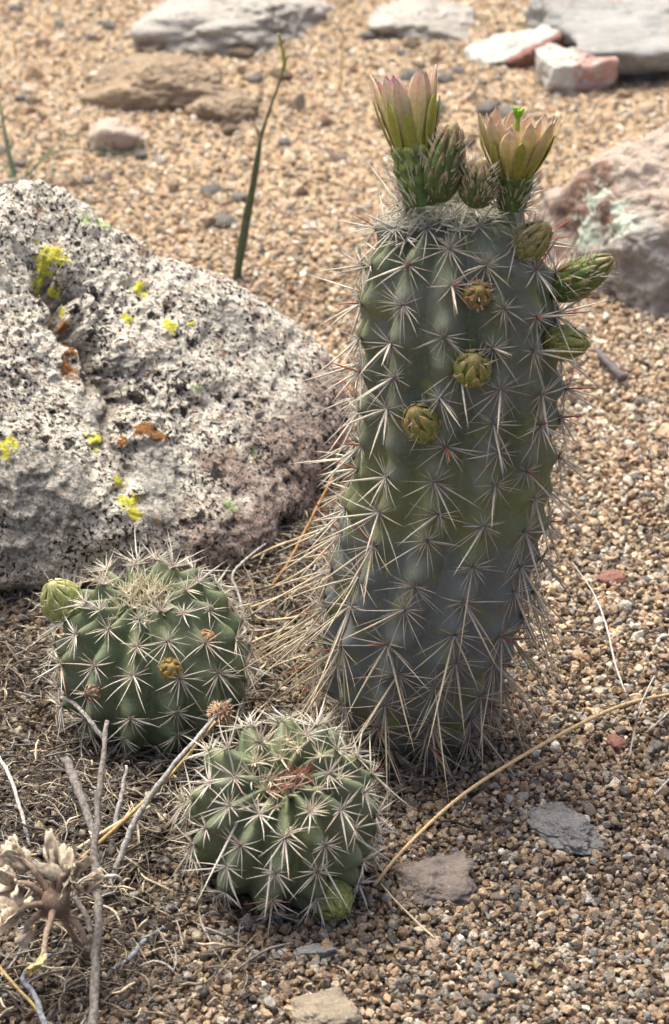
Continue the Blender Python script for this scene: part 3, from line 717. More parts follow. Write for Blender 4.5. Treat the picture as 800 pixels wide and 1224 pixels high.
def flower(root, p, ax, tubeL, tubeR, petL, petW, spread, seed, stigma=True, PK=(.80, .46, .58), yel=.22):
    random.seed(seed); ax, a, b = basis(ax)
    mb = MB(); ns = 16
    def tr(v): return tubeR * (.72 + .28 * math.sin(v * 1.7)) * (1 + .05 * math.sin(v * 22))
    for j in range(13):
        v = j / 12
        for i in range(ns):
            th = 2 * math.pi * i / ns; rr = tr(v) * (1 + .06 * math.sin(5 * th + 6 * v)); mb.V.append(p + ax * (tubeL * v) + a * (math.cos(th) * rr) + b * (math.sin(th) * rr)); mb.C.append(jit(lerp((.075, .135, .035), (.24, .27, .06), v ** 1.5), .2))
    for j in range(12):
        for i in range(ns):
            x = j * ns + i; y = j * ns + (i + 1) % ns; mb.F.append((x, y, y + ns, x + ns))
    mb.F.append(tuple(range(12 * ns, 13 * ns)))
    o = mb.build("flower", [M["bud"]], root)
    def sub(c): c.parent = o; return c
    # tube scales and bristles
    for r_ in range(4):
        for i in range(7):
            an = 2 * math.pi * (i + .5 * (r_ % 2)) / 7
            V, Fc, C = scale_patch(p, ax, a, b, lambda v: (tr(v), tubeL * v), an, .12 + .2 * r_, .5 + .22 * r_, tubeR * .6, .0006, lambda u, t: lerp((.06, .11, .03), (.18, .22, .06), t))
            c = link("tube_scale", mesh("tube_scale", [tuple(v) for v in V], Fc, C), [M["bud"]]); sub(c)
    mb = MB()
    for _ in range(90):
        v = random.uniform(.02, .9); th = random.uniform(0, 6.283); out = a * math.cos(th) + b * math.sin(th)
        mb.spine(p + ax * (tubeL * v) + out * tr(v), out * random.uniform(.6, 1.3) + ax * random.uniform(.4, 1.4), random.uniform(.004, .0095), .00021, GREY, WHITE, jit(CREAM))
    sub(mb.build("tube_bristles", [M["spine"]]))
    top = p + ax * (tubeL * .90)
    OL = (.26, .27, .045); OL2 = (.50, .49, .10); CR = (.80, .72, .38); PALE = (.84, .70, .54)
    rings = [(12, 1.00, .74, spread, 0, .00), (11, .97, .78, spread * .78, 1, -.0012), (8, .72, .50, spread * 1.10, 2, .0010)]
    for cnt, lf, wf, sp_, kind, ro in rings:
        for i in range(cnt):
            an = 2 * math.pi * (i + (.5 if kind == 1 else 0) + random.uniform(-.13, .13)) / cnt
            L = petL * lf * random.uniform(.93, 1.07); W = petW * wf * random.uniform(.9, 1.1); sl = sp_ * random.uniform(.85, 1.2)
            rad = a * math.cos(an) + b * math.sin(an); tan = ax.cross(rad); nu, nv = 9, 11; V, C = [], []; strk = [random.uniform(-.16, .16) for _ in range(9)]; tw = random.uniform(-.12, .12)
            kk = random.uniform(.85, 1.12)
            for j in range(nv):
                t = j / (nv - 1); w = W * .5 * (min(1, .42 + 1.25 * t) * (1 - max(0, (t - .55) / .45) ** 2.6) ** .7 if t < 1 else 0.02)
                rr = tubeR * .80 + ro + L * (sl * (t - .30 * t * t * t) * 1.15); h = L * t * math.cos(sl * .8)
                for q in range(nu):
                    u = -1 + 2 * q / (nu - 1); lat = u * w
                    cup = -(u * u) * w * .42 * (1 - .35 * t)          # edges turn in
                    V.append(top + rad * (rr + cup + strk[q] * .0016 * t + tw * lat * t) + tan * (lat + tw * .02 * t * t * L / .028) + ax * (h - abs(u) * .0004))
                    st = max(0, 1 - abs(u) * 1.9)
                    if kind == 2: c = lerp(lerp(OL, OL2, t * .6), CR, max(0, abs(u) - .5) * 1.4 * t)
                    elif kind == 0:
                        c = lerp(CR, PALE, t); c = lerp(c, PK, max(0, t - .55) * .5)
                        c = lerp(c, lerp(OL2, (.74, .44, .36), t), st * .55); c = lerp(c, OL2, max(0, abs(u) - .6) * 1.3 * (1 - .5 * t)); c = lerp(lerp(OL, OL2, .7), c, min(1, max(0, t * 1.45 - .12)))
                    else:
                        c = lerp(PALE, PK, min(1, .25 + t * .8)); c = lerp(c, (.52, .36, .22), st * .5 * (1 - t * .7))
                    c = lerp(c, OL2, max(0, yel * (1 - .55 * t))); c = lerp(c, (.62, .36, .34) if kind < 2 else OL, max(0, strk[q]) * 1.6 * t); C.append(tuple(x * kk * (1 + strk[q] * .6) for x in c))
            Fc = [(j * nu + q, j * nu + q + 1, (j + 1) * nu + q + 1, (j + 1) * nu + q) for j in range(nv - 1) for q in range(nu - 1)]
            c = link("petal", mesh("petal", [tuple(v) for v in V], Fc, C), [M["petal"]]); sub(c)
            sm = c.modifiers.new("thick", 'SOLIDIFY'); sm.thickness = .0002; sm.offset = 0
    if stigma:
        mb = MB(); hh = petL * (1.02 if stigma is True else stigma)
        mb.tube([top, top + ax * hh * .9], [.0009, .0009], [(.3, .42, .08)] * 2)
        for i in range(8):
            an = i * .785; out = a * math.cos(an) + b * math.sin(an)
            mb.tube([top + ax * hh * .88, top + ax * hh * .96 + out * .0012, top + ax * (hh * 1.04 + random.uniform(-.0009, .0012)) + out * random.uniform(.0015, .0027)], [.0006, .0007, .0005], [(.26, .50, .05)] * 3, sub=3)
        sub(mb.build("stigma", [M["petal"]]))
        mb = MB()
        for i in range(46):
            an = random.uniform(0, 6.283); out = a * math.cos(an) + b * math.sin(an); q = top + out * tubeR * .5; e = top + out * (tubeR * .6 + petL * spread * .5) * random.uniform(.5, 1) + ax * petL * random.uniform(.45, .7)
            mb.tube([q, e], [.00016, .00016], [(.5, .5, .25)] * 2, sides=4, sub=1); mb.blob(e, .0006, (.62, .5, .12), ax, 1.2, 2)
        sub(mb.build("stamens", [M["petal"]]))
    return o

# ------------------------------------------------------------------ tall column cactus
YC = .860
def build_column():
    random.seed(11)
    base = Vector((0, YC, 0)); root = empty("column_cactus", (.0345, YC, 0))
    tag(root, "tall cylindrical cactus with two open flowers on top and long straw coloured spines", "cactus")
    prof = [(.018, -.012), (.0235, .0), (.0310, .012), (.0378, .030), (.0412, .054), (.0410, .089), (.0396, .127), (.0386, .1625), (.0374, .192), (.0345, .209), (.0270, .2215), (.0150, .2285), (.0, .2305)]
    prof = [(r_ * .885, z_) for r_, z_ in prof]
    cen = [(.0345, -.02), (.034, .0), (.0315, .02), (.0330, .05), (.0405, .089), (.0460, .127), (.0472, .1625), (.0458, .2), (.0450, .24)]
    B = Body(base, prof, cen, 12, .0058, 1.1, .0146, .0028, phase=.12, seed=3)
    o = link("body", B.mesh("column_body"), M["column"]); parent_world(o, root)
    for k_, l, th in B.areoles(top=.004, bottom=.03):
        th += random.gauss(0, .045); l += random.gauss(0, .0016)
        if random.random() < .05: continue
        p, n, up, sd = B.frame(th, l)
        f = l / B.len                      # 0 base .. 1 apex
        facing = -n.y
        low = max(0, min(1, (.55 - f) / .3)); top = max(0, (f - .86) / .14)
        cm = lerp(lerp(WHITE, GREY, random.uniform(.3, 1.0)), BRN, low * .6); cm = lerp(cm, STRAW, random.uniform(0, .4) + .3 * low)
        L = (.0125 + .0045 * low - .003 * top) * random.uniform(.72, 1.22)
        longs = []
        nl = 1 if random.random() < .55 + .35 * low else 0
        if low > .3 and random.random() < .45: nl += 1
        if abs(n.x) > .6: nl += 1
        if n.x < -.55 and f < .7: nl += 1
        for _ in range(nl):
            down = random.uniform(.25, .9) if f < .75 else random.uniform(-.3, .6)
            d = n * random.uniform(.7, 1.0) - up * (down + .55 * low) + sd * random.uniform(-1.0, 1.0)
            Ln = random.uniform(.014, .026) * (1 + 1.0 * low * random.uniform(.5, 1.3))
            tipc = (STRAW if random.random() < .75 else RUST)
            longs.append((d, Ln, random.uniform(.00040, .00054), (lerp(GREY, DARK, .4), lerp(cm, lerp(STRAW, CREAM, .25) if low > .3 else lerp(WHITE, CREAM, .5), .8), lerp(cm, tipc, .5))))
        if random.random() < (.45 if abs(n.x) > .5 or f > .85 else .12):
            d = n * .8 + up * random.uniform(.1, .6) + sd * random.uniform(-.6, .6)
            longs.append((d, random.uniform(.010, .019), .00036, (RUST, RED, lerp(RED, CREAM, .3))))
        cluster(root, p, n, up, sd, random.randint(11, 16), L, .00025, lerp(GREY, DARK, .55), cm, lerp(cm, BRN, .35), .26 + .15 * low, longs, (.0013, jit((.15, .13, .12), .3)))
    # buds, each where it sits on the skin
    def skin(px, py):
        best = None
        for _ in range(1):
            Y = YC - .03
            for it in range(12):
                q = ony(px, py, Y); z = min(max(q.z, 0), .225); R = float(np.interp(z, B.Z, B.R)); cx = float(np.interp(z, [c[1] for c in cen], [c[0] for c in cen]))
                dx = max(-.995 * R, min(.995 * R, q.x - cx)); Y = .5 * Y + .5 * (YC - math.sqrt(R * R - dx * dx))
            n = Vector((dx, Y - YC, 0)).normalized()
        return ony(px, py, Y), n
    U = Vector((0, 0, 1))
    q, n = skin(563, 452); bud(root, q - n * .002, n * .75 + U * .9, .0160, .0066, 3, 7, spines=.5)
    q, n = skin(510, 520); bud(root, q - n * .002, n * .7 + U * .9 - Vector((.12, 0, 0)), .0195, .0066, 3, 7, spines=.6)
    q, n = skin(569, 360); bud(root, q - n * .002, n * .8 + U * .7, .0120, .0048, 3, 6, (BUD_G, (.30, .22, .10), (.42, .20, .12)), spines=.8)
    q, n = skin(624, 308); bud(root, q - n * .003, n * .6 + U * .9 + Vector((.22, 0, 0)), .0190, .0064, 3, 7, (BUD_G, (.33, .29, .13), (.50, .34, .16)), spines=1.4)
    q, n = skin(655, 408); q.x -= .002; bud(root, q, Vector((1, -.35, .10)), .0180, .0062, 3, 7, (BUD_G, BUD_Y, (.36, .30, .12)), spines=.4)
    q, n = skin(664, 352); q.x -= .002; bud(root, q, Vector((.86, -.12, .62)), .0275, .0066, 4, 7, (BUD_D, BUD_G, (.40, .31, .15)), spines=1.8)
    # crown: two open flowers and two closed buds
    flower(root, ony(503, 247, YC - .014), ony(492, 165, YC - .004) - ony(503, 247, YC - .014), .0215, .0074, .0285, .0096, .28, 5, stigma=False)
    flower(root, ony(611, 250, YC - .012), Vector((.05, .16, 1)), .0130, .0066, .0240, .0090, .48, 9, stigma=1.0, PK=(.84, .62, .56), yel=.45)
    random.seed(21)
    bud(root, ony(524, 240, YC - .016), ony(540, 150, YC - .016) - ony(521, 240, YC - .016), .0300, .0066, 3, 8, (BUD_D, (.11, .15, .045), (.46, .30, .20)), spines=2.4)
    bud(root, ony(569, 246, YC - .018), Vector((.06, -.1, 1)), .0185, .0064, 3, 8, (BUD_D, (.12, .15, .05), (.44, .28, .19)), spines=2.4)
    # woolly crown of short spines between them
    for i in range(16):
        an = random.uniform(0, 6.283); rr = random.uniform(.006, .026); p = Vector((.0452 + rr * math.cos(an), YC + rr * math.sin(an) * .9, float(np.interp(-rr, -B.R[200:], B.Z[200:])) + .0005))
        n = Vector((math.cos(an) * rr / .03, math.sin(an) * rr / .03, 1)).normalized(); sd = n.orthogonal().normalized(); up = n.cross(sd)
        lg = [(n + Vector((random.uniform(-.7, .7), random.uniform(-.7, .3), .2)), random.uniform(.012, .022), .0004, (CREAM, WHITE, CREAM))] if i % 3 == 0 else []
        cluster(root, p, n, up, sd, 11, .0115, .00036, GREY, WHITE, CREAM, .7, lg, (.0014, (.45, .42, .35)))
    return B
colB = build_column()

# ------------------------------------------------------------------ the two small globe cacti
def globe(name, label, centre, rx, rz, ribs, tilt, phase, seed, spl, spr, crown):
    random.seed(seed); root = empty(name, (centre.x, centre.y, 0)); tag(root, label, "cactus")
    prof = []
    for i in range(15):
        ps = math.radians(148 * (1 - i / 14)); s_, c_ = math.sin(ps), math.cos(ps)
        prof.append((rx * abs(s_) ** .86, rz * (abs(c_) ** .95) * (1 if c_ > 0 else -1) - (.0035 * math.exp(-(ps / .22) ** 2))))
    B = Body(centre, prof, None, ribs, .0064, 5.0, .0128, .0028, tilt=tilt, phase=phase, seed=seed)
    o = link("body", B.mesh(name + "_body", 260, 220, .02), M["globe"]); parent_world(o, root)
    for k_, l, th in B.areoles(top=.008, bottom=.13):
        th += random.gauss(0, .04); l += random.gauss(0, .0010); p, n, up, sd = B.frame(th, l)
        if p.z < .002: continue
        f = l / B.len; top = max(0, (f - .72) / .28); low = max(0, (.5 - f) / .4)
        cm = lerp(WHITE, CREAM, random.uniform(0, .9)); cm = lerp(cm, GREY, low * .4 + random.uniform(0, .35))
        longs = []
        if f > .30 and random.random() < (.22 if f < .8 else .6):
            longs.append((n * 1.0 - up * random.uniform(.2, .9) * (1 - top) + sd * random.uniform(-.5, .5), random.uniform(.010, .019), .00046, (GREY, WHITE, lerp(WHITE, STRAW, .6))))
        cluster(root, p, n, up, sd, random.randint(11, 15), spl * random.uniform(.75, 1.2), spr, lerp(GREY, RUST, .35), cm, lerp(cm, RUST, .18), .42 + .5 * top, longs, (.0013, jit((.22, .185, .16), .3)), red_top=.05 + .25 * top * crown)
    return root, B
def build_globes():
    T1 = (Matrix.Rotation(math.radians(-5), 3, 'Y') @ Matrix.Rotation(math.radians(6), 3, 'X'))
    c1 = onz(183, 792, .029)
    r1, B1 = globe("globe_cactus", "round green cactus with a fat bud at its shoulder, in front of the lichen rock", c1, .0345, .0355, 13, T1, .1, 31, .0098, .00027, .1)
    T2 = (Matrix.Rotation(math.radians(2), 3, 'Y') @ Matrix.Rotation(math.radians(27), 3, 'X'))
    c2 = onz(338, 978, .0285)
    r2, B2 = globe("globe_cactus", "small round cactus nearest the camera with reddish young spines at its crown", c2, .0315, .0335, 12, T2, .24, 37, .0104, .00030, 1.0)
    # dense crown tufts
    for root, B, c, redf, cnt in ((r1, B1, c1, .05, 22), (r2, B2, c2, .6, 22)):
        for i in range(cnt):
            th = i * 2.399; l = B.len - .0014 - .0165 * ((i + .3) / cnt) ** .8
            p, n, up, sd = B.frame(th, l)
            ax = Vector(B.M @ np.array((0, 0, 1))); n = (n + ax).normalized(); sd = n.orthogonal().normalized(); up = n.cross(sd)
            inner = i < cnt * .32
            cm = RED if random.random() < redf and inner else CREAM
            cm = lerp(cm, CREAM, random.uniform(0, .35))
            cluster(root, p, n, up, sd, 11 if inner else 9, .0082 if inner else .0088, .00034 if inner else .00032, lerp(CREAM, cm, .5), cm, lerp(cm, CREAM, .2), 1.3, [], (.0016, (.50, .46, .33)))
    # buds of the left globe
    def skin(B, c, px, py, rad):
        d = ray(px, py).normalized(); o = Vector((0, 0, CAM_H)); w = c - o; t = w.dot(d); h2 = (w - d * t).length_squared
        t2 = t - math.sqrt(max(rad * rad - h2, 0)); p = o + d * t2; return p, (p - c).normalized()
    random.seed(5)
    p, n = skin(B1, c1, 82, 735, .033); bud(r1, p - n * .001, ony(52, 690, p.y - .008) - ony(80, 738, p.y), .0215, .0084, 4, 8, ((.17, .25, .05), (.36, .40, .14), (.55, .50, .28)), spines=.5)
    for px, py, L, R, cols in ((203, 800, .0068, .0038, (BUD_Y, (.40, .32, .10), (.38, .16, .07))), (245, 766, .0062, .0034, ((.30, .20, .09), (.42, .25, .11), (.45, .22, .12))), (113, 828, .0056, .0031, ((.22, .16, .10), (.30, .21, .13), (.33, .22, .14)))):
        p, n = skin(B1, c1, px, py, .0372); bud(r1, p - n * .001, n + Vector((0, 0, .25)), L, R, 3, 6, cols)
    p, n = skin(B2, c2, 392, 1068, .031); bud(r2, p - n * .002, Vector((.35, -.9, .02)), .0165, .0076, 4, 7, (BUD_G, BUD_Y, (.34, .33, .14)), spines=.15)
    # long lower centrals of the front globe
    for px, py, ex, ey in ((285, 978, 232, 1082), (327, 1010, 316, 1100), (378, 1018, 420, 1092), (425, 1000, 478, 1035), (440, 985, 490, 1000), (255, 985, 205, 1005), (330, 965, 332, 1002)):
        p, n = skin(B2, c2, px, py, .0325); q = onz(ex, ey, max(.003, p.z - .018))
        mb = MB(); mb.spine(p - n * .001, q - p, (q - p).length, .00052, GREY, WHITE, lerp(WHITE, STRAW, .5)); mb.build("central_spine", [M["spine"]], r2)
build_globes()

# ------------------------------------------------------------------ twigs, straws, fibres
GT = (.165, .15, .14); GT2 = (.30, .285, .27); GOLD = (.50, .36, .16); PALEF = (.46, .44, .40); BLU = (.20, .215, .23); TANS = (.52, .38, .21)
def strand(name, label, cat, pts, radii, col, m="twig", wob=.0003, group=None, sides=7):
    P = [onz(*q) for q in pts]; n = len(P)
    if isinstance(radii, (int, float)): radii = [radii] * n
    root_z = min(q.z for q in P); loc = Vector((P[0].x, P[0].y, 0))
    mb = MB(); mb.tube([q - loc for q in P], radii, [jit(col, .2) for _ in P], sides, 6, wob)
    o = mb.build(name, [M[m]]); o.location = loc; tag(o, label, cat, group); return o
def build_strands():
    random.seed(77)
    S = strand
    S("upright_twig", "grey weathered twig running from lower edge up to the left globe cactus", "twig", [(128, 862, .052), (121, 930, .046), (113, 1010, .036), (117, 1090, .026), (113, 1170, .016), (108, 1270, .008)], [.0009, .0012, .0014, .0016, .0017, .0017], GT, wob=.0005)
    S("leaning_twig", "thin grey twig leaning up to the tan seed head", "twig", [(276, 836, .050), (232, 886, .042), (188, 940, .032), (160, 985, .022), (140, 1035, .012), (128, 1075, .003)], [.0007, .0009, .0011, .0013, .0013, .0012], GT2)
    S("stout_twig", "short stout grey twig with pale broken end behind the upright twig", "twig", [(80, 908, .022), (92, 940, .020), (108, 985, .014), (118, 1040, .008)], [.0018, .0019, .0016, .0013], GT, wob=.0005)
    S("branch_twig", "thin grey side twig rising right of the upright twig", "twig", [(152, 915, .03), (146, 950, .022), (138, 985, .014), (132, 1030, .006)], [.0006, .0009, .001, .001], GT2)
    S("pale_twig", "pale bent bit of twig touching the left globe cactus", "twig", [(74, 833, .022), (92, 843, .024), (108, 862, .024), (126, 886, .018)], [.0008, .0009, .0009, .0007], PALEF)
    S("bleached_twig", "bleached thin twig at the left edge below the lichen rock", "twig", [(-6, 898, .02), (12, 928, .018), (24, 965, .014), (36, 1012, .006)], [.0007, .0008, .0008, .0006], PALEF)
    S("gold_straw", "golden straw crossing the leaning grey twig", "straw", [(258, 862, .046), (212, 918, .034), (165, 965, .024), (118, 1008, .014), (74, 1046, .006)], [.0005, .0007, .0008, .0008, .0006], GOLD, "straw", 0)
    S("pale_straw", "short pale yellow straw crossing under the golden straw", "straw", [(180, 964, .020), (140, 985, .017), (100, 1010, .010), (62, 1034, .006)], [.0007, .0008, .0008, .0006], STRAW, "straw", 0)
    S("corner_straw", "golden straw in the lower left corner", "straw", [(-6, 1150, .012), (20, 1180, .01), (44, 1206, .008), (66, 1240, .006)], .0006, GOLD, "straw", 0)
    S("blue_twig", "blue grey bent twig in the lower left corner", "twig", [(62, 1140, .012), (28, 1166, .012), (42, 1192, .010), (62, 1245, .006)], [.0006, .0009, .0010, .0010], BLU)
    S("forked_twig", "thin blue grey twig lying on dark gravel right of the upright twig", "twig", [(134, 1160, .004), (158, 1142, .007), (172, 1124, .008), (197, 1108, .007)], [.0007, .0010, .0009, .0006], BLU)
    S("hooked_twig", "pale little hooked twig looping in front of the upright twig", "twig", [(112, 1056, .030), (124, 1048, .033), (140, 1048, .032), (147, 1056, .028)], [.0006, .0008, .0008, .0005], PALEF)
    S("slanting_twig", "dark slanting twig behind the dried flower head", "twig", [(20, 1020, .02), (60, 1045, .022), (95, 1080, .02), (110, 1115, .014)], [.0008, .0012, .0012, .001], GT)
    S("long_straw", "long arching tan straw across the gravel right of the front cactus", "straw", [(446, 1060, .002), (486, 1012, .010), (556, 948, .016), (652, 888, .018), (736, 846, .016), (800, 830, .014), (850, 822, .012)], [.0007, .0007, .0007, .0008, .0008, .0007, .0006], TANS, "straw", 0)
    S("curved_fibre", "thin white curved fibre lying on gravel right of the tall cactus", "fibre", [(684, 672, .006), (708, 706, .006), (724, 745, .006), (736, 795, .005), (748, 828, .004)], [.0002, .0003, .0004, .0004, .0003], PALEF, "straw", .0001)
    S("forked_fibre", "white crooked fibre crossing the long straw at its right end", "fibre", [(782, 808, .006), (766, 842, .021), (760, 868, .012), (752, 906, .003)], [.0003, .0004, .0004, .0003], PALEF, "straw", .0001)
    S("grey_fibre", "grey fibre at the right edge below the long straw", "fibre", [(812, 838, .004), (795, 856, .004), (772, 876, .003)], .0005, GT2, "twig", .0001)
    S("short_fibre", "short pale fibre at the right edge beside the blue grey chip", "fibre", [(806, 925, .004), (790, 942, .004), (782, 950, .003)], .0005, PALEF, "straw", .0001)
    S("thin_straw", "thin straw lying against the dull sunken stone", "straw", [(455, 1056, .006), (480, 1084, .008), (520, 1122, .004)], .0004, STRAW, "straw", .0001)
    S("dark_twig", "short dark broken twig on the gravel below the green side bud", "twig", [(712, 418, .004), (724, 430, .006), (746, 452, .004)], [.0014, .0021, .0026], (.12, .11, .115), "twig", .0004)
    S("brown_stalk", "curved grey stalk between the left globe cactus and the tall cactus", "twig", [(318, 650, .012), (290, 672, .018), (278, 690, .016), (288, 720, .010), (294, 760, .004)], [.0005, .0006, .0006, .0006, .0005], GT2, "twig", .0002)
    S("rusty_straw", "rust coloured straw leaning between the lichen rock and the tall cactus", "straw", [(398, 570, .035), (372, 620, .022), (345, 672, .012), (322, 704, .004)], .0006, (.36, .20, .08), "straw", .0001)
    S("far_straw", "pale upright straw on the far sand left of the open flower", "straw", [(410, 34, .05), (409, 70, .026), (407, 106, .001)], [.0005, .0007, .0008], STRAW, "straw", .0001)
    S("edge_twig", "dark grey twig behind the lichen rock at the left edge", "twig", [(-20, 224, .004), (10, 222, .006), (34, 216, .008)], [.003, .003, .002], (.13, .13, .135), "twig", .0003)
    # fallen straws round the foot of the tall cactus
    for i, (x0, y0, x1, y1) in enumerate(((392, 690, 300, 726), (400, 720, 320, 742), (398, 742, 296, 770), (370, 640, 300, 668), (392, 660, 330, 700), (385, 780, 320, 800))):
        S("fallen_straw", "short fallen straw between the lichen rock and the tall cactus", "straw", [(x0, y0, .012), ((x0 + x1) / 2, (y0 + y1) / 2 + random.uniform(-6, 6), .016), (x1, y1, .006)], .0005, STRAW, "straw", .0001, "fallen straws between rock and tall cactus")
    # tan seed head at the tip of the leaning twig
    q = onz(264, 852, .046); root = empty("seed_head", (q.x, q.y, 0)); tag(root, "round tan dried seed head between the two small cacti", "seed head")
    mb = MB(); mb.blob(q, .0042, (.27, .18, .12), Vector((0, -.3, 1)), .95, 6, .12)
    for _ in range(170):
        d = Vector((random.gauss(0, 1), random.gauss(0, 1), random.gauss(0, 1))).normalized(); mb.spine(q + d * .0034, d + Vector((random.uniform(-.6, .6), random.uniform(-.6, .6), random.uniform(-.6, .6))), .0024, .00032, (.25, .16, .10), (.40, .28, .19), (.50, .37, .26), segs=2, sides=4)
    mb.build("head", [M["litter"]], root)
    mb = MB(); mb.tube([q, q + Vector((.002, .004, -.02)), Vector((q.x + .004, q.y + .006, .0))], [.0006, .0006, .0007], [GT] * 3, 5); mb.build("stalk", [M["twig"]], root)
build_strands()

# ------------------------------------------------------------------ dried flower head at lower left
def build_dried_flower():
    random.seed(91); h = onz(66, 1078, .034); root = empty("dried_flower", (h.x, h.y, 0))
    tag(root, "dried brown flower head with papery cream bracts in the lower left corner", "dried flower")
    HB = (.26, .185, .145); PB = (.62, .54, .42)
    mb = MB(); mb.blob(h, .0058, HB, Vector((.1, -.5, .8)), .95, 6, .12); mb.blob(h + Vector((.001, .002, -.004)), .0042, HB, None, 1.0, 4, .15); mb.build("hub", [M["paper"]], root)
    mb = MB(); mb.tube([h, h + Vector((.004, .006, -.018)), Vector((h.x + .01, h.y + .01, -.002))], [.0012, .0012, .0014], [HB] * 3, 6); mb.build("stalk", [M["twig"]], root)
    ends = [(60, 1000, .055, 1), (0, 1050, .044, 2), (112, 1056, .044, 2), (2, 1100, .036, 2), (48, 1160, .030, 3), (10, 1010, .050, 2), (112, 1140, .018, 0), (20, 1128, .022, 1), (92, 1030, .050, 2)]
    for px, py, z, kind in ends:
        e = onz(px, py, z); d = e - h; sidev = d.cross(Vector((0, 0, 1))).normalized(); nrm = sidev.cross(d).normalized()
        mid = h + d * .55 + nrm * .0025
        mb = MB(); mb.tube([h, h + d * .3 + nrm * .001, mid, h + d * .8], [.0016, .0013, .0011, .0009], [HB, HB, lerp(HB, PB, .3), lerp(HB, PB, .5)], 6, 4, .00015); arm = mb.build("arm", [M["paper"]], root)
        if kind == 0: continue
        # frayed papery bracts round the end of the arm
        for rep in range({1: 2, 2: 9, 3: 2}[kind]):
            V, C = [], []; nu, nv = 5, 7; du = (d.normalized() + Vector((random.gauss(0, .55), random.gauss(0, .55), random.gauss(0, .55))) * (1 if kind == 2 else .25)).normalized()
            W = random.uniform(.0014, .0030); L = random.uniform(.006, .011) * (1 if kind != 3 else 1.4); s0 = h + d * random.uniform(.55, .8)
            roll = random.uniform(0, 6.28); a = du.orthogonal().normalized(); a = Matrix.Rotation(roll, 3, du) @ a; b = du.cross(a); cv = random.uniform(-1.2, 1.2); k0 = random.uniform(.75, 1.25)
            for j in range(nv):
                t = j / (nv - 1); w = W * (.35 + .9 * math.sin(math.pi * min(1, t * .8 + .1)))
                for i in range(nu):
                    u = -1 + 2 * i / (nu - 1); ru = mnoise.noise(Vector((u * 2.3 + px + rep * 7, t * 4.1, py))) * .0028 * t
                    V.append(s0 + du * (L * t + random.uniform(-.0006, .0006) * t) + a * (u * w + random.uniform(-.0003, .0003)) + b * (cv * .003 * t * t + ru - u * u * w * .5))
                    f = k0 * (1 + .3 * mnoise.noise(Vector((u * 3 + px, t * 6, rep)))); C.append(tuple(min(.8, x * f) for x in lerp(lerp(HB, PB, .4), PB if kind != 3 else (.52, .43, .23), min(1, t * 2))))
            Fc = [(j * nu + i, j * nu + i + 1, (j + 1) * nu + i + 1, (j + 1) * nu + i) for j in range(nv - 1) for i in range(nu - 1)]
            c = link("bract", mesh("bract", [tuple(v) for v in V], Fc, C), [M["paper"]]); c.parent = arm
            sm = c.modifiers.new("thick", 'SOLIDIFY'); sm.thickness = .00025
build_dried_flower()

# ------------------------------------------------------------------ litter of dry grass bits (nobody could count it)
def build_litter():
    random.seed(123); mb = MB(); pal = [(.17, .14, .11), (.25, .21, .16), (.11, .095, .08), (.18, .17, .16), (.25, .235, .215), (.42, .36, .26), (.065, .056, .05), (.085, .07, .06)]
    zones = [(70, 900, 110, 100, 620), (60, 1040, 110, 80, 420), (50, 1170, 110, 70, 380), (160, 990, 80, 60, 220), (345, 720, 50, 60, 520), (350, 640, 40, 50, 240), (30, 790, 60, 40, 220), (300, 800, 60, 40, 160), (215, 930, 60, 40, 150), (440, 940, 60, 40, 90), (620, 800, 40, 60, 40), (240, 1150, 90, 50, 60)]
    for px, py, sx, sy, n in zones:
        for _ in range(int(n * 1.35)):
            x, y = random.gauss(px, sx), random.gauss(py, sy)
            if x > 330 and y > 860 and n > 100: continue
            q = onz(x, y, 0); q.z = float(gz(q.x, q.y)) + random.uniform(.0015, .0075) * (1.3 if px < 200 else 1)
            a = random.uniform(0, 6.283); L = random.choice([.003, .005, .008, .012, .020]) * random.uniform(.6, 1.3); d = Vector((math.cos(a), math.sin(a), random.uniform(-.25, .25)))
            s = Vector((-d.y, d.x, 0)) * random.gauss(0, .13); c = jit(random.choice(pal), .3); r = random.choice([.00012, .0002, .0003, .0005])
            mb.tube([q - d * L * .5, q - d * L * .15 + s * L * .5 + Vector((0, 0, .001)), q + d * L * .2 + s * L * .4, q + d * L * .5 - s * L * .4], [r * .7, r, r, r * .4], [c, jit(c), jit(c), c], 4, 2)
    # crumpled dead leaf bits
    for _ in range(520):
        px, py, sx, sy, n = random.choice(zones[:9]); x, y = random.gauss(px, sx), random.gauss(py, sy); q = onz(x, y, 0); q.z = float(gz(q.x, q.y)) + random.uniform(.002, .005)
        if x > 330 and y > 860: continue
        mb.blob(q, random.uniform(.001, .0028), jit(random.choice(pal), .3), Vector((random.uniform(-1, 1), random.uniform(-1, 1), 1)), .35, 2, .5)
    o = mb.build("dry_litter", [M["litter"]]); tag(o, "tangle of dry grass bits and dead leaf crumbs around the small cacti", "litter", kind="stuff")
build_litter()

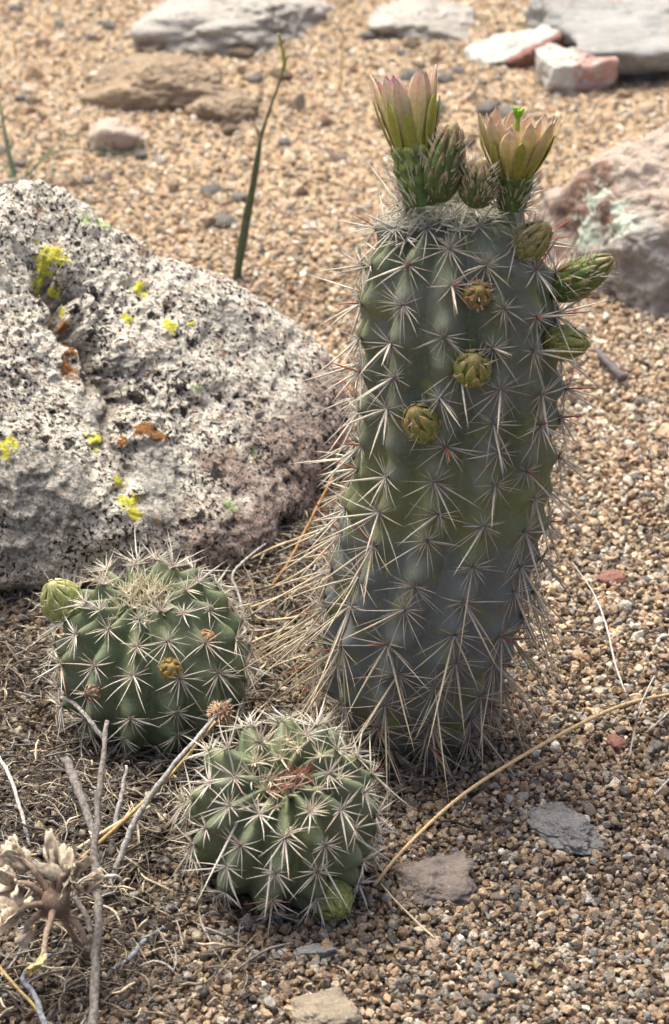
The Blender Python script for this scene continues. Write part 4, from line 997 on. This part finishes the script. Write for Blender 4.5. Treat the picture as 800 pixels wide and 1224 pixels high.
# ------------------------------------------------------------------ green plants on the far sand
def build_green():
    random.seed(55); G1, G2 = (.115, .145, .085), (.17, .19, .11)
    b = onz(279, 345, 0); root = empty("reed", (b.x, b.y, 0)); tag(root, "slender grey green reed with two stems rising behind the lichen rock", "reed")
    Y = b.y
    def st(nm, pts, radii, cols):
        mb = MB(); mb.tube([ony(x, y, Y + dy) for x, y, dy in pts], radii, cols, 7, 6, .0001); return mb.build(nm, [M["blade"]], root)
    st("stem", [(279, 350, 0), (288, 285, 0), (300, 225, -.004), (311, 165, -.008)], [.0014, .0013, .0011, .0008], [G1] * 4)
    st("stem", [(282, 350, .004), (296, 270, .002), (309, 190, -.004), (313, 160, -.008), (330, 110, -.012), (344, 66, -.016)], [.0013, .0013, .0011, .0010, .0007, .0004], [G1, G1, G2, G2, G2, (.30, .24, .11)])
    st("sheath", [(312, 168, -.008), (306, 152, -.010), (299, 142, -.012)], [.0010, .0007, .0003], [G2, STRAW, STRAW])
    st("tip", [(338, 84, -.014), (340, 72, -.015), (333, 40, -.016)], [.0012, .0012, .0006], [(.36, .38, .09)] * 3)
    b = onz(20, 222, 0); root = empty("grass_tuft", (b.x, b.y, 0)); tag(root, "blue green grass tuft behind the lichen rock at the left edge", "grass")
    for pts, r in (([(20, 222), (8, 170), (0, 118)], .0022), ([(22, 222), (60, 185), (105, 178), (160, 200)], .0009), ([(24, 222), (50, 190), (90, 160), (150, 185), (190, 150)], .0007), ([(18, 222), (5, 200), (-15, 190)], .001), ([(60, 218), (63, 205), (66, 190)], .0009), ([(26, 222), (40, 180), (42, 150)], .0006)):
        mb = MB(); mb.tube([ony(x, y, b.y + .006 * i) for i, (x, y) in enumerate(pts)], [r * (1 - .75 * i / (len(pts) - 1)) for i in range(len(pts))], [(.20, .28, .18)] * len(pts), 6, 6)
        mb.build("blade", [M["blade"]], root)
build_green()

# ------------------------------------------------------------------ loose pebbles that stand out one by one
def build_pebbles():
    r_ = np.random.default_rng(404); protos = []
    for i in range(8):
        o = stone("pebble", (0, 0, 0), (1, .8, .55), 0, 200 + i, 10, 9, .06); me = o.data; bpy.data.objects.remove(o); protos.append(me)
    mats = [M["st_pale"], M["st_brown"], M["st_grey"], M["st_pink"]]
    copies = {}
    def put(px, py, size, label, group):
        q = onz(px, py); i = int(r_.integers(0, 8)); j = int(r_.choice(4, p=[.35, .3, .2, .15]))
        if (i, j) not in copies:
            m = protos[i].copy(); m.materials.clear(); m.materials.append(mats[j]); copies[(i, j)] = m
        o = bpy.data.objects.new("pebble", copies[(i, j)]); COL.objects.link(o)
        o.location = (q.x, q.y, float(gz(q.x, q.y)) + size * .25); o.scale = (size,) * 3; o.rotation_euler = (0, 0, r_.random() * 6.28)
        tag(o, label.replace("loose", "loose " + ("pale", "brown", "grey", "pinkish")[j]), "pebble", group)
    for _ in range(70):
        px, py = r_.random() * 800, 10 + 260 * r_.random() ** 1.1
        if 580 < px and py < 130 or 640 < px: continue
        put(px, py, .0045 + .0055 * r_.random() ** 2, "loose pebble on the far tan sand", "pebbles on the far sand")
    for _ in range(26):
        px, py = 560 + r_.random() * 240, 420 + 790 * r_.random()
        if px < 690 and py < 840: continue
        put(px, py, .0022 + .0012 * r_.random(), "larger loose grain on the gravel right of the tall cactus", "larger grains on the right gravel")
build_pebbles()
